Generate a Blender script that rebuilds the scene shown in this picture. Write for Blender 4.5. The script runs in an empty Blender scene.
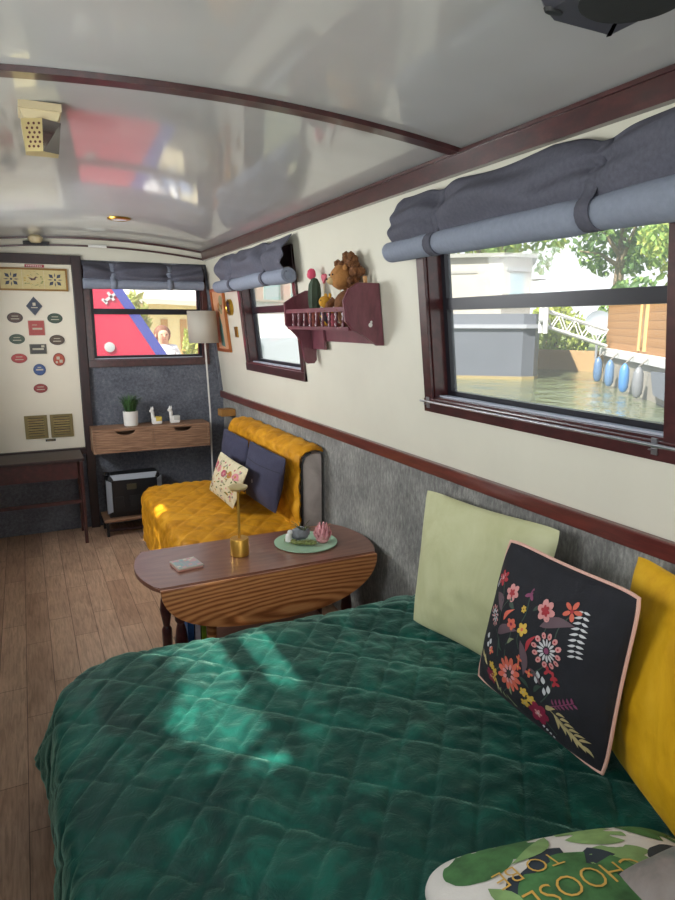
import bpy, bmesh, math, random
from math import sin, cos, pi, sqrt, atan2, exp, floor
from mathutils import Vector, Matrix, noise

random.seed(7)
SC = bpy.context.scene
COL = SC.collection
V = Vector

# ------------------------------------------------------------------ helpers
def lin(h):
    h = h.lstrip('#')
    r = []
    for i in (0, 2, 4):
        c = int(h[i:i+2], 16) / 255
        r.append(c / 12.92 if c <= 0.04045 else ((c + 0.055) / 1.055) ** 2.4)
    return (*r, 1.0)

class NT:
    def __init__(s, name):
        s.m = bpy.data.materials.new(name); s.m.use_nodes = True
        s.n = s.m.node_tree.nodes; s.l = s.m.node_tree.links
        s.b = s.n['Principled BSDF']; s.out = s.n['Material Output']
    def add(s, t, **k):
        n = s.n.new(t)
        for a, v in k.items():
            if a in n.inputs: n.inputs[a].default_value = v
            else: setattr(n, a, v)
        return n
    def link(s, a, b): s.l.new(a, b)
    def coord(s, scale=(1, 1, 1), rot=(0, 0, 0), kind='Object'):
        tc = s.add('ShaderNodeTexCoord'); mp = s.add('ShaderNodeMapping')
        mp.inputs['Scale'].default_value = scale; mp.inputs['Rotation'].default_value = rot
        s.link(tc.outputs[kind], mp.inputs['Vector']); return mp.outputs['Vector']
    def noise(s, vec, scale=5, detail=4, rough=0.6, dist=0):
        n = s.add('ShaderNodeTexNoise'); n.inputs['Scale'].default_value = scale
        n.inputs['Detail'].default_value = detail; n.inputs['Roughness'].default_value = rough
        n.inputs['Distortion'].default_value = dist
        if vec is not None: s.link(vec, n.inputs['Vector'])
        return n.outputs['Fac']
    def ramp(s, fac, stops):
        r = s.add('ShaderNodeValToRGB'); e = r.color_ramp.elements
        while len(e) < len(stops): e.new(0.5)
        for i, (p, c) in enumerate(stops):
            e[i].position = p; e[i].color = lin(c) if isinstance(c, str) else c
        s.link(fac, r.inputs['Fac']); return r.outputs['Color']
    def mix(s, fac, a, b, mode='MIX'):
        m = s.add('ShaderNodeMix', data_type='RGBA', blend_type=mode)
        for inp, v in ((m.inputs['Factor'], fac), (m.inputs['A'], a), (m.inputs['B'], b)):
            if inp.type != 'VALUE' and False: pass
        ins = [i for i in m.inputs]
        fi = [i for i in ins if i.name == 'Factor' and i.type == 'VALUE'][0]
        ai = [i for i in ins if i.name == 'A' and i.type == 'RGBA'][0]
        bi = [i for i in ins if i.name == 'B' and i.type == 'RGBA'][0]
        for i, v in ((fi, fac), (ai, a), (bi, b)):
            if hasattr(v, 'is_linked'): s.link(v, i)
            else: i.default_value = lin(v) if isinstance(v, str) else v
        return [o for o in m.outputs if o.type == 'RGBA'][0]
    def bump(s, h, strength=0.3, dist=0.01):
        b = s.add('ShaderNodeBump'); b.inputs['Strength'].default_value = strength
        b.inputs['Distance'].default_value = dist
        s.link(h, b.inputs['Height']); s.link(b.outputs['Normal'], s.b.inputs['Normal'])
    def set(s, **k):
        for a, v in k.items(): s.b.inputs[a.replace('_', ' ')].default_value = v

def plain(name, col, rough=0.5, metal=0.0, var=0.0, vscale=12, bump=0.0, bscale=80, sheen=0.0, coat=0.0, spec=0.5):
    t = NT(name); t.set(Roughness=rough, Metallic=metal)
    t.b.inputs['Specular IOR Level'].default_value = spec
    c = lin(col)
    if var > 0:
        f = t.noise(t.coord(), vscale, 4)
        lo = tuple(x * (1 - var) for x in c[:3]) + (1,); hi = tuple(min(1, x * (1 + var)) for x in c[:3]) + (1,)
        t.link(t.ramp(f, [(0.3, lo), (0.7, hi)]), t.b.inputs['Base Color'])
    else: t.b.inputs['Base Color'].default_value = c
    if bump > 0: t.bump(t.noise(t.coord(), bscale, 3), bump, 0.004)
    if sheen > 0:
        t.b.inputs['Sheen Weight'].default_value = sheen; t.b.inputs['Sheen Roughness'].default_value = 0.4
        t.b.inputs['Sheen Tint'].default_value = tuple(min(1, x * 1.6 + 0.1) for x in c[:3]) + (1,)
    if coat > 0:
        t.b.inputs['Coat Weight'].default_value = coat; t.b.inputs['Coat Roughness'].default_value = 0.12
    return t.m

ROOT = {}   # object -> world location of the thing it belongs to

def finish(bm, name, mats, parent=None, loc=None, smooth=True, angle=35, group=None):
    """Link a bmesh given in world coordinates as one mesh object."""
    bmesh.ops.recalc_face_normals(bm, faces=bm.faces[:]) if len(bm.faces) else None
    if smooth:
        ca = math.radians(angle)
        for f in bm.faces: f.smooth = True
        for e in bm.edges:
            if len(e.link_faces) == 2:
                if e.calc_face_angle(0) > ca: e.smooth = False
    if parent is not None: base = ROOT[parent]
    elif loc is not None: base = V(loc)
    else:
        base = V((0, 0, 0))
        if len(bm.verts):
            xs = [v.co for v in bm.verts]
            base = V((sum(c.x for c in xs) / len(xs), sum(c.y for c in xs) / len(xs), min(c.z for c in xs)))
    bmesh.ops.translate(bm, verts=bm.verts[:], vec=-base)
    me = bpy.data.meshes.new(name); bm.to_mesh(me); bm.free()
    for m in (mats if isinstance(mats, (list, tuple)) else [mats]): me.materials.append(m)
    o = bpy.data.objects.new(name, me); COL.objects.link(o)
    if parent is not None: o.parent = parent
    else: o.location = base
    ROOT[o] = base
    return o

def thing(name, label, cat, loc, group=None):
    o = bpy.data.objects.new(name, None); COL.objects.link(o)
    o.empty_display_size = 0.05
    o.location = loc; o['label'] = label; o['category'] = cat
    if group: o['group'] = group
    ROOT[o] = V(loc); return o

def tag(o, label, cat, group=None):
    o['label'] = label; o['category'] = cat
    if group: o['group'] = group
    return o

def struct(o):
    o['kind'] = 'structure'; return o

def B(): return bmesh.new()

def hexa(bm, p, mi=0, bev=0.0):
    """p: eight corners, order (lo x, lo y, lo z) x fastest."""
    vs = [bm.verts.new(q) for q in p]
    fs = []
    for f in ((0, 2, 3, 1), (4, 5, 7, 6), (0, 1, 5, 4), (2, 6, 7, 3), (0, 4, 6, 2), (1, 3, 7, 5)):
        fc = bm.faces.new([vs[i] for i in f]); fc.material_index = mi; fs.append(fc)
    if bev > 0:
        es = list({e for f in fs for e in f.edges})
        r = bmesh.ops.bevel(bm, geom=es, offset=bev, segments=2, affect='EDGES', profile=0.6)
        for f in r['faces']: f.material_index = mi
    return vs

def box(bm, x0, x1, y0, y1, z0, z1, mi=0, bev=0.0):
    return hexa(bm, [(x, y, z) for z in (z0, z1) for y in (y0, y1) for x in (x0, x1)], mi, bev)

def mbox(bm, f, a0, a1, b0, b1, c0, c1, mi=0, bev=0.0):
    return hexa(bm, [f(a, b, c) for c in (c0, c1) for b in (b0, b1) for a in (a0, a1)], mi, bev)

def frame_of(d):
    d = V(d).normalized()
    u = d.cross(V((0, 0, 1)))
    if u.length < 1e-4: u = V((1, 0, 0))
    u.normalize(); return d, u, u.cross(d).normalized()

def tube(bm, pts, r, n=10, mi=0, closed=False, cap=True):
    pts = [V(p) for p in pts]; N = len(pts)
    rs = r if isinstance(r, (list, tuple)) else [r] * N
    rings = []; pu = None
    for i, p in enumerate(pts):
        if closed: d = pts[(i + 1) % N] - pts[i - 1]
        else: d = pts[min(i + 1, N - 1)] - pts[max(i - 1, 0)]
        d, u, w = frame_of(d)
        if pu is not None:
            u = (pu - d * pu.dot(d)).normalized(); w = u.cross(d)
        pu = u
        rings.append([bm.verts.new(p + (u * cos(2 * pi * k / n) + w * sin(2 * pi * k / n)) * rs[i]) for k in range(n)])
    for i in range(N if closed else N - 1):
        a, b = rings[i], rings[(i + 1) % N]
        for k in range(n):
            f = bm.faces.new((a[k], a[(k + 1) % n], b[(k + 1) % n], b[k])); f.material_index = mi
    if cap and not closed:
        for rg in (rings[0], rings[-1]):
            f = bm.faces.new(rg); f.material_index = mi

def lathe(bm, c, prof, n=24, mi=0, sx=1, sy=1, ax=None):
    """prof: [(r, h)] around an axis (default +z) from c."""
    c = V(c)
    if ax is None: d, u, w = V((0, 0, 1)), V((1, 0, 0)), V((0, 1, 0))
    else: d, u, w = frame_of(ax)
    rings = []
    for r, h in prof:
        if r < 1e-6: rings.append([bm.verts.new(c + d * h)])
        else: rings.append([bm.verts.new(c + d * h + u * r * sx * cos(2 * pi * k / n) + w * r * sy * sin(2 * pi * k / n)) for k in range(n)])
    for a, b in zip(rings, rings[1:]):
        for k in range(n):
            j = (k + 1) % n
            if len(a) == 1 and len(b) == 1: continue
            if len(a) == 1: f = bm.faces.new((a[0], b[j], b[k]))
            elif len(b) == 1: f = bm.faces.new((a[k], a[j], b[0]))
            else: f = bm.faces.new((a[k], a[j], b[j], b[k]))
            f.material_index = mi
    for rg in (rings[0], rings[-1]):
        if len(rg) > 1:
            f = bm.faces.new(rg); f.material_index = mi

def prism(bm, pts, f, h0, h1, mi=0, bev=0.0):
    """pts 2-D outline, f(a, b, h) -> world."""
    n = len(pts)
    lo = [bm.verts.new(f(a, b, h0)) for a, b in pts]; hi = [bm.verts.new(f(a, b, h1)) for a, b in pts]
    fs = [bm.faces.new(lo[::-1]), bm.faces.new(hi)]
    for i in range(n): fs.append(bm.faces.new((lo[i], lo[(i + 1) % n], hi[(i + 1) % n], hi[i])))
    for x in fs: x.material_index = mi
    if bev > 0:
        es = list({e for x in fs[:2] for e in x.edges})
        r = bmesh.ops.bevel(bm, geom=es, offset=bev, segments=2, affect='EDGES')
        for x in r['faces']: x.material_index = mi

def ball(bm, c, r, sub=3, mi=0, fn=None):
    c = V(c); r = r if isinstance(r, (tuple, list)) else (r, r, r)
    res = bmesh.ops.create_icosphere(bm, subdivisions=sub, radius=1.0)
    for v in res['verts']:
        p = v.co.copy(); k = fn(p) if fn else 1.0
        v.co = c + V((p.x * r[0] * k, p.y * r[1] * k, p.z * r[2] * k))
    for f in {f for v in res['verts'] for f in v.link_faces}: f.material_index = mi

def sheet(bm, P, nu, nv, mi=0):
    """open grid P(i/nu, j/nv)."""
    g = [[bm.verts.new(P(i / nu, j / nv)) for j in range(nv + 1)] for i in range(nu + 1)]
    for i in range(nu):
        for j in range(nv):
            f = bm.faces.new((g[i][j], g[i + 1][j], g[i + 1][j + 1], g[i][j + 1])); f.material_index = mi
    return g

def solidify(o, t, off=-1):
    m = o.modifiers.new('thickness', 'SOLIDIFY'); m.thickness = t; m.offset = off

# ------------------------------------------------------------------ materials
def wood(name, dark, mid, light, axis=(1, 1, 1), scale=3.0, rough=0.35, coat=0.3, ring=8.0, dist=4.0, bump=0.05, nz=0.92):
    t = NT(name); t.set(Roughness=rough)
    v = t.coord(axis)
    w = t.add('ShaderNodeTexWave', wave_type='BANDS', bands_direction='DIAGONAL')
    w.inputs['Scale'].default_value = ring; w.inputs['Distortion'].default_value = dist
    w.inputs['Detail'].default_value = 3; w.inputs['Detail Scale'].default_value = 1.2
    t.link(v, w.inputs['Vector'])
    f = t.noise(v, scale * 6, 6, 0.7)
    c = t.mix(nz, w.outputs['Color'], f)
    t.link(t.ramp(c, [(0.3, dark), (0.5, mid), (0.7, light)]), t.b.inputs['Base Color'])
    t.b.inputs['Coat Weight'].default_value = coat; t.b.inputs['Coat Roughness'].default_value = 0.15
    if bump: t.bump(f, bump, 0.002)
    return t.m

M = {}
M['mahogany'] = wood('mahogany_wood', '#301617', '#3f1c1d', '#4f2626', (3, 1.2, 3), 2, 0.3, 0.5, 3, 3)
M['mahogany_red'] = wood('red_mahogany_wood', '#4c2320', '#602b26', '#70362e', (5, 0.6, 5), 2, 0.35, 0.4, 3, 3)
M['mahogany_dark'] = wood('dark_mahogany_wood', '#1d1012', '#281517', '#361c1d', (3, 3, 0.8), 2, 0.45, 0.05, 3, 3)
M['shelf_wood'] = wood('plum_mahogany_wood', '#562832', '#68323e', '#763e4a', (3, 1, 1), 2, 0.35, 0.35, 3, 3)
M['oak_leaf'] = None

def oak(name, dark, mid, light, loc, scl, rough=0.3, wv=0.6):
    """flat-sawn oak: long cathedral figure around a point of the board."""
    t = NT(name); t.set(Roughness=rough)
    tc = t.add('ShaderNodeTexCoord'); mp = t.add('ShaderNodeMapping'); mp.vector_type = 'TEXTURE'
    mp.inputs['Location'].default_value = loc; mp.inputs['Scale'].default_value = scl
    t.link(tc.outputs['Object'], mp.inputs['Vector'])
    w = t.add('ShaderNodeTexWave', wave_type='RINGS', rings_direction='SPHERICAL')
    w.inputs['Scale'].default_value = 1.7; w.inputs['Distortion'].default_value = 4.5
    w.inputs['Detail'].default_value = 3; w.inputs['Detail Scale'].default_value = 1.1
    t.link(mp.outputs['Vector'], w.inputs['Vector'])
    f = t.noise(t.coord((5, 70, 70)), 2.5, 5, 0.7)
    c = t.mix(1 - wv, w.outputs['Color'], f)
    t.link(t.ramp(c, [(0.15, dark), (0.5, mid), (0.85, light)]), t.b.inputs['Base Color'])
    t.b.inputs['Coat Weight'].default_value = 0.4; t.b.inputs['Coat Roughness'].default_value = 0.18
    t.bump(f, 0.04, 0.002); return t.m
M['oak'] = oak('golden_oak', '#7d4727', '#a96c40', '#c08655', (0.08, 0, 0.33), (0.55, 1, 0.085))
M['oak_top'] = oak('polished_oak_top', '#6a4234', '#805545', '#946a58', (0.1, 0.05, 0.5), (0.8, 0.2, 1), 0.28, 0.15)
M['desk_wood'] = wood('walnut_veneer', '#6b4c3a', '#8f6c54', '#ae8a6e', (0.8, 9, 9), 1.6, 0.5, 0.0, 4, 4, nz=.9)

def planks():
    t = NT('vinyl_wood_planks'); t.set(Roughness=0.42)
    tc = t.add('ShaderNodeTexCoord'); mp = t.add('ShaderNodeMapping')
    mp.inputs['Rotation'].default_value = (0, 0, pi / 2)
    t.link(tc.outputs['Object'], mp.inputs['Vector'])
    br = t.add('ShaderNodeTexBrick'); t.link(mp.outputs['Vector'], br.inputs['Vector'])
    br.offset = 0.37; br.offset_frequency = 2
    br.inputs['Scale'].default_value = 1.0; br.inputs['Brick Width'].default_value = 0.62
    br.inputs['Row Height'].default_value = 0.105; br.inputs['Mortar Size'].default_value = 0.0016
    br.inputs['Mortar Smooth'].default_value = 0.3; br.inputs['Bias'].default_value = 0
    br.inputs['Color1'].default_value = lin('#e6c4a8'); br.inputs['Color2'].default_value = lin('#cfab90')
    br.inputs['Mortar'].default_value = lin('#7d6250')
    g = t.noise(t.coord((26, 2.2, 1)), 3.2, 6, 0.65, 0.8)
    gr = t.ramp(g, [(0.3, '#a8a29e'), (0.5, '#e0dedc'), (0.72, '#ffffff')])
    c = t.mix(0.8, br.outputs['Color'], gr, 'MULTIPLY')
    big = t.ramp(t.noise(t.coord((3, 1.2, 1)), 2.5, 3), [(0.3, '#d4ccc8'), (0.7, '#ffffff')])
    c = t.mix(0.7, c, big, 'MULTIPLY')
    t.link(c, t.b.inputs['Base Color'])
    t.bump(br.outputs['Fac'], -0.15, 0.002)
    return t.m
M['planks'] = planks()

def carpet(name, a, b, c, streak=(14, 14, 5)):
    t = NT(name); t.set(Roughness=0.95); t.b.inputs['Specular IOR Level'].default_value = 0.1
    v = t.coord(streak)
    f = t.noise(v, 5.5, 8, 0.75); f2 = t.noise(t.coord(), 5, 3)
    m = t.mix(0.35, f, f2)
    t.link(t.ramp(m, [(0.36, a), (0.5, b), (0.64, c)]), t.b.inputs['Base Color'])
    t.b.inputs['Sheen Weight'].default_value = 0.3
    t.bump(t.noise(t.coord(), 160, 3), 0.6, 0.004); return t.m
M['carpet'] = carpet('grey_lining_carpet', '#595957', '#7d7c79', '#a3a29b')
M['carpet_far'] = carpet('blue_grey_lining_carpet', '#4b4e57', '#646770', '#7f828a', (9, 9, 9))
M['cream'] = plain('cream_painted_panel', '#d3cfc0', 0.45, var=0.03, vscale=3)
M['door_white'] = plain('off_white_door_paint', '#ddd5c3', 0.4, var=0.03, vscale=3)

def ceil_mat():
    t = NT('glossy_white_ceiling_panel'); t.set(Roughness=0.35)
    f = t.noise(t.coord((1, 1, 1)), 3, 2)
    t.link(t.ramp(f, [(0.3, '#b6b6b5'), (0.7, '#c0c0bf')]), t.b.inputs['Base Color'])
    t.b.inputs['Coat Weight'].default_value = 0.75; t.b.inputs['Coat Roughness'].default_value = 0.06
    t.b.inputs['Coat IOR'].default_value = 1.6
    t.bump(t.noise(t.coord((1.2, 0.5, 1)), 3.5, 1), 0.08, 0.02)
    return t.m
M['ceiling'] = ceil_mat()

def velvet(name, lo, mid, hi, scale=5, rough=0.65, sheen=0.8, tint=None, bump=0.15, aniso=(1, 1, 1)):
    t = NT(name); t.set(Roughness=rough); t.b.inputs['Specular IOR Level'].default_value = 0.25
    f = t.noise(t.coord(aniso), scale, 6, 0.62, 1.2)
    t.link(t.ramp(f, [(0.34, lo), (0.5, mid), (0.68, hi)]), t.b.inputs['Base Color'])
    t.b.inputs['Sheen Weight'].default_value = sheen; t.b.inputs['Sheen Roughness'].default_value = 0.35
    t.b.inputs['Sheen Tint'].default_value = lin(tint or hi)
    t.bump(t.noise(t.coord((1, 1, 1)), 22, 5, 0.65, 1.0), bump, 0.01); return t.m
M['green_velvet'] = velvet('emerald_velvet', '#012e2a', '#063f37', '#125d50', 5, 0.5, 0.9, '#a8dcc8', 0.5)
M['mustard'] = velvet('mustard_velvet', '#ab700a', '#c68812', '#d89b24', 7, 0.6, 0.5, '#e8b04a', 0.15)
M['yellow_velvet'] = velvet('yellow_velvet', '#c79409', '#d8a517', '#e2b22b', 4, 0.6, 0.4, '#f2d070', 0.1)
M['lime_velvet'] = velvet('pale_green_velvet', '#b3b48a', '#bcbd95', '#c4c5a0', 3, 0.7, 0.4, '#d6dab0', 0.08)
M['grey_velvet'] = velvet('grey_velvet', '#a89e98', '#b5aba5', '#c2b8b2', 6, 0.7, 0.4, '#b0a8a4', 0.08)
M['grey_print'] = velvet('grey_teal_printed_velvet', '#3f5450', '#857c78', '#9b9490', 2.2, 0.7, 0.4, '#b0a8a4', 0.1)
M['navy'] = plain('navy_linen', '#34344a', 0.9, var=0.12, vscale=60, bump=0.3, bscale=350, sheen=0.25)
M['black_cotton'] = plain('black_cotton', '#14151d', 0.85, var=0.2, vscale=30, bump=0.25, bscale=250, sheen=0.12)
M['white_cotton'] = plain('white_cotton', '#d4cfca', 0.85, var=0.05, vscale=10, bump=0.15, bscale=250)
M['ivory_cotton'] = plain('ivory_cotton', '#cbbf9e', 0.85, var=0.1, vscale=40, bump=0.15, bscale=250)
M['piping'] = plain('pale_pink_piping', '#d6a99a', 0.7)
M['blind'] = plain('slate_grey_denim', '#5b5b68', 0.9, var=0.16, vscale=90, bump=0.3, bscale=260)
M['blind_back'] = plain('pale_blue_grey_denim', '#989fb0', 0.9, var=0.1, vscale=60, bump=0.3, bscale=260)
def cloth_translucent(m, col, amt):
    t = m.node_tree; b = t.nodes['Principled BSDF']; out = t.nodes['Material Output']
    tr = t.nodes.new('ShaderNodeBsdfTranslucent'); tr.inputs['Color'].default_value = lin(col)
    mx = t.nodes.new('ShaderNodeMixShader'); mx.inputs['Fac'].default_value = amt
    t.links.new(b.outputs[0], mx.inputs[1]); t.links.new(tr.outputs[0], mx.inputs[2]); t.links.new(mx.outputs[0], out.inputs['Surface'])
cloth_translucent(M['blind_back'], '#a8b4cc', 0.3)
cloth_translucent(M['blind'], '#5f6478', 0.12)
M['brass'] = plain('brass', '#b8903c', 0.3, 1.0)
M['brass_pale'] = plain('pale_brass', '#d0bd88', 0.35, 0.5)
M['brass_old'] = plain('aged_brass', '#7d6f4a', 0.45, 0.6)
M['gold'] = plain('satin_gold', '#cf9f48', 0.35, 0.75)
M['sill_grey'] = plain('pale_grey_sill', '#b4b8c4', 0.35)
M['steel'] = plain('brushed_steel', '#b9b9bd', 0.3, 1.0)
M['black_metal'] = plain('black_metal', '#15161a', 0.4)
M['black_frame'] = plain('black_aluminium', '#1d1c24', 0.35, 0.2)
M['black_plastic'] = plain('black_plastic', '#1b1d20', 0.45, bump=0.05)
M['speaker_cloth'] = plain('black_speaker_cloth', '#1a1e1e', 0.9, bump=0.4, bscale=600)
M['silver_plastic'] = plain('silver_plastic', '#a5abb5', 0.35, 0.3)
M['white'] = plain('white_ceramic', '#e2e0dc', 0.3)
M['white_matte'] = plain('white_matte', '#d9d7d2', 0.6)
M['beige'] = plain('beige_plastic', '#cdbd98', 0.45)
M['leaf'] = plain('leaf_green', '#3f6136', 0.5, var=0.35, vscale=20)
M['dark_green'] = plain('dark_cactus_green', '#3c4a3a', 0.8, var=0.2)
M['pink'] = plain('rose_pink_felt', '#c4626f', 0.8)
M['hot_pink'] = plain('bright_pink_felt', '#cf4a68', 0.8)
M['lotus'] = plain('frosted_pink_glass', '#d8959a', 0.35, coat=0.3)
M['stone'] = plain('grey_stone', '#7d8085', 0.8, var=0.2, vscale=30, bump=0.3)
M['moss'] = plain('dried_moss', '#7d8550', 0.95, var=0.4, vscale=90, bump=0.6, bscale=200)
M['mint'] = plain('mint_green_glaze', '#a9cdb1', 0.35, var=0.05)
M['fur'] = plain('brown_curly_plush', '#6d4527', 0.95, var=0.3, vscale=60, bump=0.6, bscale=150, sheen=0.4)
M['fur_tan'] = plain('tan_plush', '#a3713f', 0.95, var=0.2, vscale=60, bump=0.5, bscale=150, sheen=0.4)
M['fur_cream'] = plain('cream_plush', '#c9ac7c', 0.95, var=0.1, vscale=60, bump=0.4, bscale=150)
M['yellow_plush'] = plain('yellow_plush', '#c9932e', 0.95, var=0.1, vscale=60, bump=0.4, bscale=150)
M['dark_plush'] = plain('dark_plush', '#2b2630', 0.95, bump=0.4, bscale=150)
M['terracotta'] = plain('pink_terracotta', '#a25a4e', 0.8)
M['shade'] = plain('white_linen_shade', '#d2cdc2', 0.9, bump=0.2, bscale=300)
cloth_translucent(M['shade'], '#e0d8c8', 0.35)

def glass_mat():
    t = NT('window_glass'); t.n.remove(t.b)
    tr = t.add('ShaderNodeBsdfTransparent'); tr.inputs['Color'].default_value = (0.97, 0.98, 0.98, 1)
    gl = t.add('ShaderNodeBsdfGlossy'); gl.inputs['Roughness'].default_value = 0.02
    tl = t.add('ShaderNodeBsdfTranslucent'); tl.inputs['Color'].default_value = (0.95, 0.97, 1, 1)
    lw0 = t.add('ShaderNodeLayerWeight'); lw0.inputs['Blend'].default_value = 0.5; lw1 = t.add('ShaderNodeMath', operation='POWER'); lw1.inputs[1].default_value = 5.0; t.link(lw0.outputs['Facing'], lw1.inputs[0]); lw = t.add('ShaderNodeMath', operation='MULTIPLY_ADD'); lw.inputs[1].default_value = 0.5; lw.inputs[2].default_value = 0.008; t.link(lw1.outputs[0], lw.inputs[0])
    m1 = t.add('ShaderNodeMixShader'); t.link(lw.outputs[0], m1.inputs['Fac'])
    t.link(tr.outputs[0], m1.inputs[1]); t.link(gl.outputs[0], m1.inputs[2])
    m2 = t.add('ShaderNodeMixShader'); m2.inputs['Fac'].default_value = 0.07      # whitish haze put into the pane for a washed-out view
    t.link(m1.outputs[0], m2.inputs[1]); t.link(tl.outputs[0], m2.inputs[2])
    t.link(m2.outputs[0], t.out.inputs['Surface']); return t.m
M['glass'] = glass_mat()

# ------------------------------------------------------------------ room frame
YB = 4.85                      # inner face of the bulkhead
K = 0.107                      # lean of the cabin sides
def W(s, o, z): return V((1.365 - K * (z - 0.934) - o, s, z))          # right wall, o into the room
def WL(s, o, z): return V((-0.465 + K * (z - 0.934) + o, s, z))        # left wall
def F(s, o, z): return V((s, YB - o, z))                               # bulkhead
def ceil_z(x): return 2.040 - 0.09 * (x - 0.45) ** 2

# floor
bm = B(); box(bm, -0.62, 1.5, -1.2, 4.93, -0.05, 0.0)
struct(finish(bm, 'floor', M['planks'], loc=(0, 0, 0), smooth=False))

# ceiling: arched panel
bm = B()
xs = [-0.42 + i * (1.74 / 30) for i in range(31)]
prism(bm, [(x, ceil_z(x)) for x in xs] + [(x, ceil_z(x) + 0.05) for x in reversed(xs)], lambda a, b, h: V((a, h, b)), -1.2, 4.93)
struct(finish(bm, 'ceiling', M['ceiling'], loc=(0, 0, 0), angle=20))

def wall_with_holes(bm, f, s0, s1, z0, z1, holes, o0, o1):
    """strips around the openings [(sa, sb, za, zb)] sorted along s."""
    c = s0
    for (a, b, za, zb) in holes:
        mbox(bm, f, c, a, o0, o1, z0, z1)
        mbox(bm, f, a, b, o0, o1, z0, za); mbox(bm, f, a, b, o0, o1, zb, z1)
        c = b
    mbox(bm, f, c, s1, o0, o1, z0, z1)

WIN1 = (0.985, 1.945, 1.195, 1.76)
WIN2 = (3.165, 4.07, 1.21, 1.76)
WIN3 = (0.437, 1.232, 1.207, 1.76)
LW1 = (0.95, 1.97, 1.195, 1.76)
LW2 = (3.1, 4.1, 1.21, 1.76)
LW0 = (-0.75, 0.35, 1.195, 1.76)

bm = B(); wall_with_holes(bm, W, -1.2, 4.93, 0.934, 2.06, [WIN1, WIN2], 0.0, -0.085)
struct(finish(bm, 'wall_right', M['cream'], loc=(0, 0, 0), smooth=False))
bm = B(); box(bm, 1.365, 1.46, -1.2, 4.93, 0.0, 0.934)
struct(finish(bm, 'wall_right_lower', M['carpet'], loc=(0, 0, 0), smooth=False))
bm = B(); wall_with_holes(bm, WL, -1.2, 4.93, 0.934, 2.06, [LW0, LW1, LW2], 0.0, -0.085)
struct(finish(bm, 'wall_left', M['cream'], loc=(0, 0, 0), smooth=False))
bm = B(); box(bm, -0.56, -0.465, -1.2, 4.93, 0.0, 0.934)
struct(finish(bm, 'wall_left_lower', M['carpet'], loc=(0, 0, 0), smooth=False))
bm = B(); wall_with_holes(bm, F, -0.6, 1.5, 0.0, 2.06, [WIN3], 0.0, -0.07)
struct(finish(bm, 'wall_far', M['carpet_far'], loc=(0, 0, 0), smooth=False))
# unseen rear bulkhead; its open bow doorway is added to let light in
bm = B()
box(bm, -0.6, 0.12, -1.27, -1.2, 0, 2.06); box(bm, 0.82, 1.5, -1.27, -1.2, 0, 2.06); box(bm, 0.12, 0.82, -1.27, -1.2, 1.85, 2.06)
struct(finish(bm, 'wall_rear', M['cream'], loc=(0, 0, 0), smooth=False))

# cream arch over the bulkhead
bm = B()
xs = [-0.36 + i * (1.62 / 24) for i in range(25)]
prism(bm, [(x, 1.893) for x in (-0.36, 1.262)] + [(x, ceil_z(x) - 0.0015) for x in reversed(xs)], lambda a, b, h: V((a, YB - h, b)), 0.001, 0.008)
struct(finish(bm, 'trim_1', M['cream'], smooth=False))

def arch_batten(y0, y1, zlo, zhi, name, m, inset=0.0):
    bm = B(); xs = [-0.34 + i * (1.59 / 40) for i in range(41)]
    prism(bm, [(x, ceil_z(x) + zlo) for x in xs] + [(x, ceil_z(x) + zhi) for x in reversed(xs)], lambda a, b, h: V((a, h, b)), y0, y1, bev=0.002)
    return struct(finish(bm, name, m, angle=25))
arch_batten(1.69, 1.735, -0.014, -0.0005, 'trim_2', M['mahogany'])
arch_batten(YB - 0.022, YB - 0.0085, -0.013, -0.0005, 'trim_3', M['mahogany'])
arch_batten(YB - 0.02, YB - 0.0085, -0.062, -0.05, 'trim_4', M['mahogany'])
arch_batten(-0.6, -0.555, -0.014, -0.0005, 'trim_5', M['mahogany'])

# long trims: ceiling edge, gunwale rail
for nm, f in (('trim_6', W), ('trim_7', WL)):
    bm = B(); mbox(bm, f, -1.19, YB - 0.024, 0.001, 0.024, 1.918, 1.970); mbox(bm, f, -1.19, YB - 0.024, 0.001, 0.031, 1.970, 1.980)
    struct(finish(bm, nm, M['mahogany'], smooth=False))
for nm, f in (('trim_8', W), ('trim_9', WL)):
    bm = B(); mbox(bm, f, -1.19, YB - 0.002, 0.001, 0.024, 0.908, 0.958, bev=0.004)
    struct(finish(bm, nm, M['mahogany_red'], smooth=False))
# corner board between the bulkhead window and the right side
bm = B(); mbox(bm, W, YB - 0.02, YB - 0.001, 0.001, 0.02, 0.96, 1.89)
struct(finish(bm, 'trim_10', M['carpet_far'], smooth=False))

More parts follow.
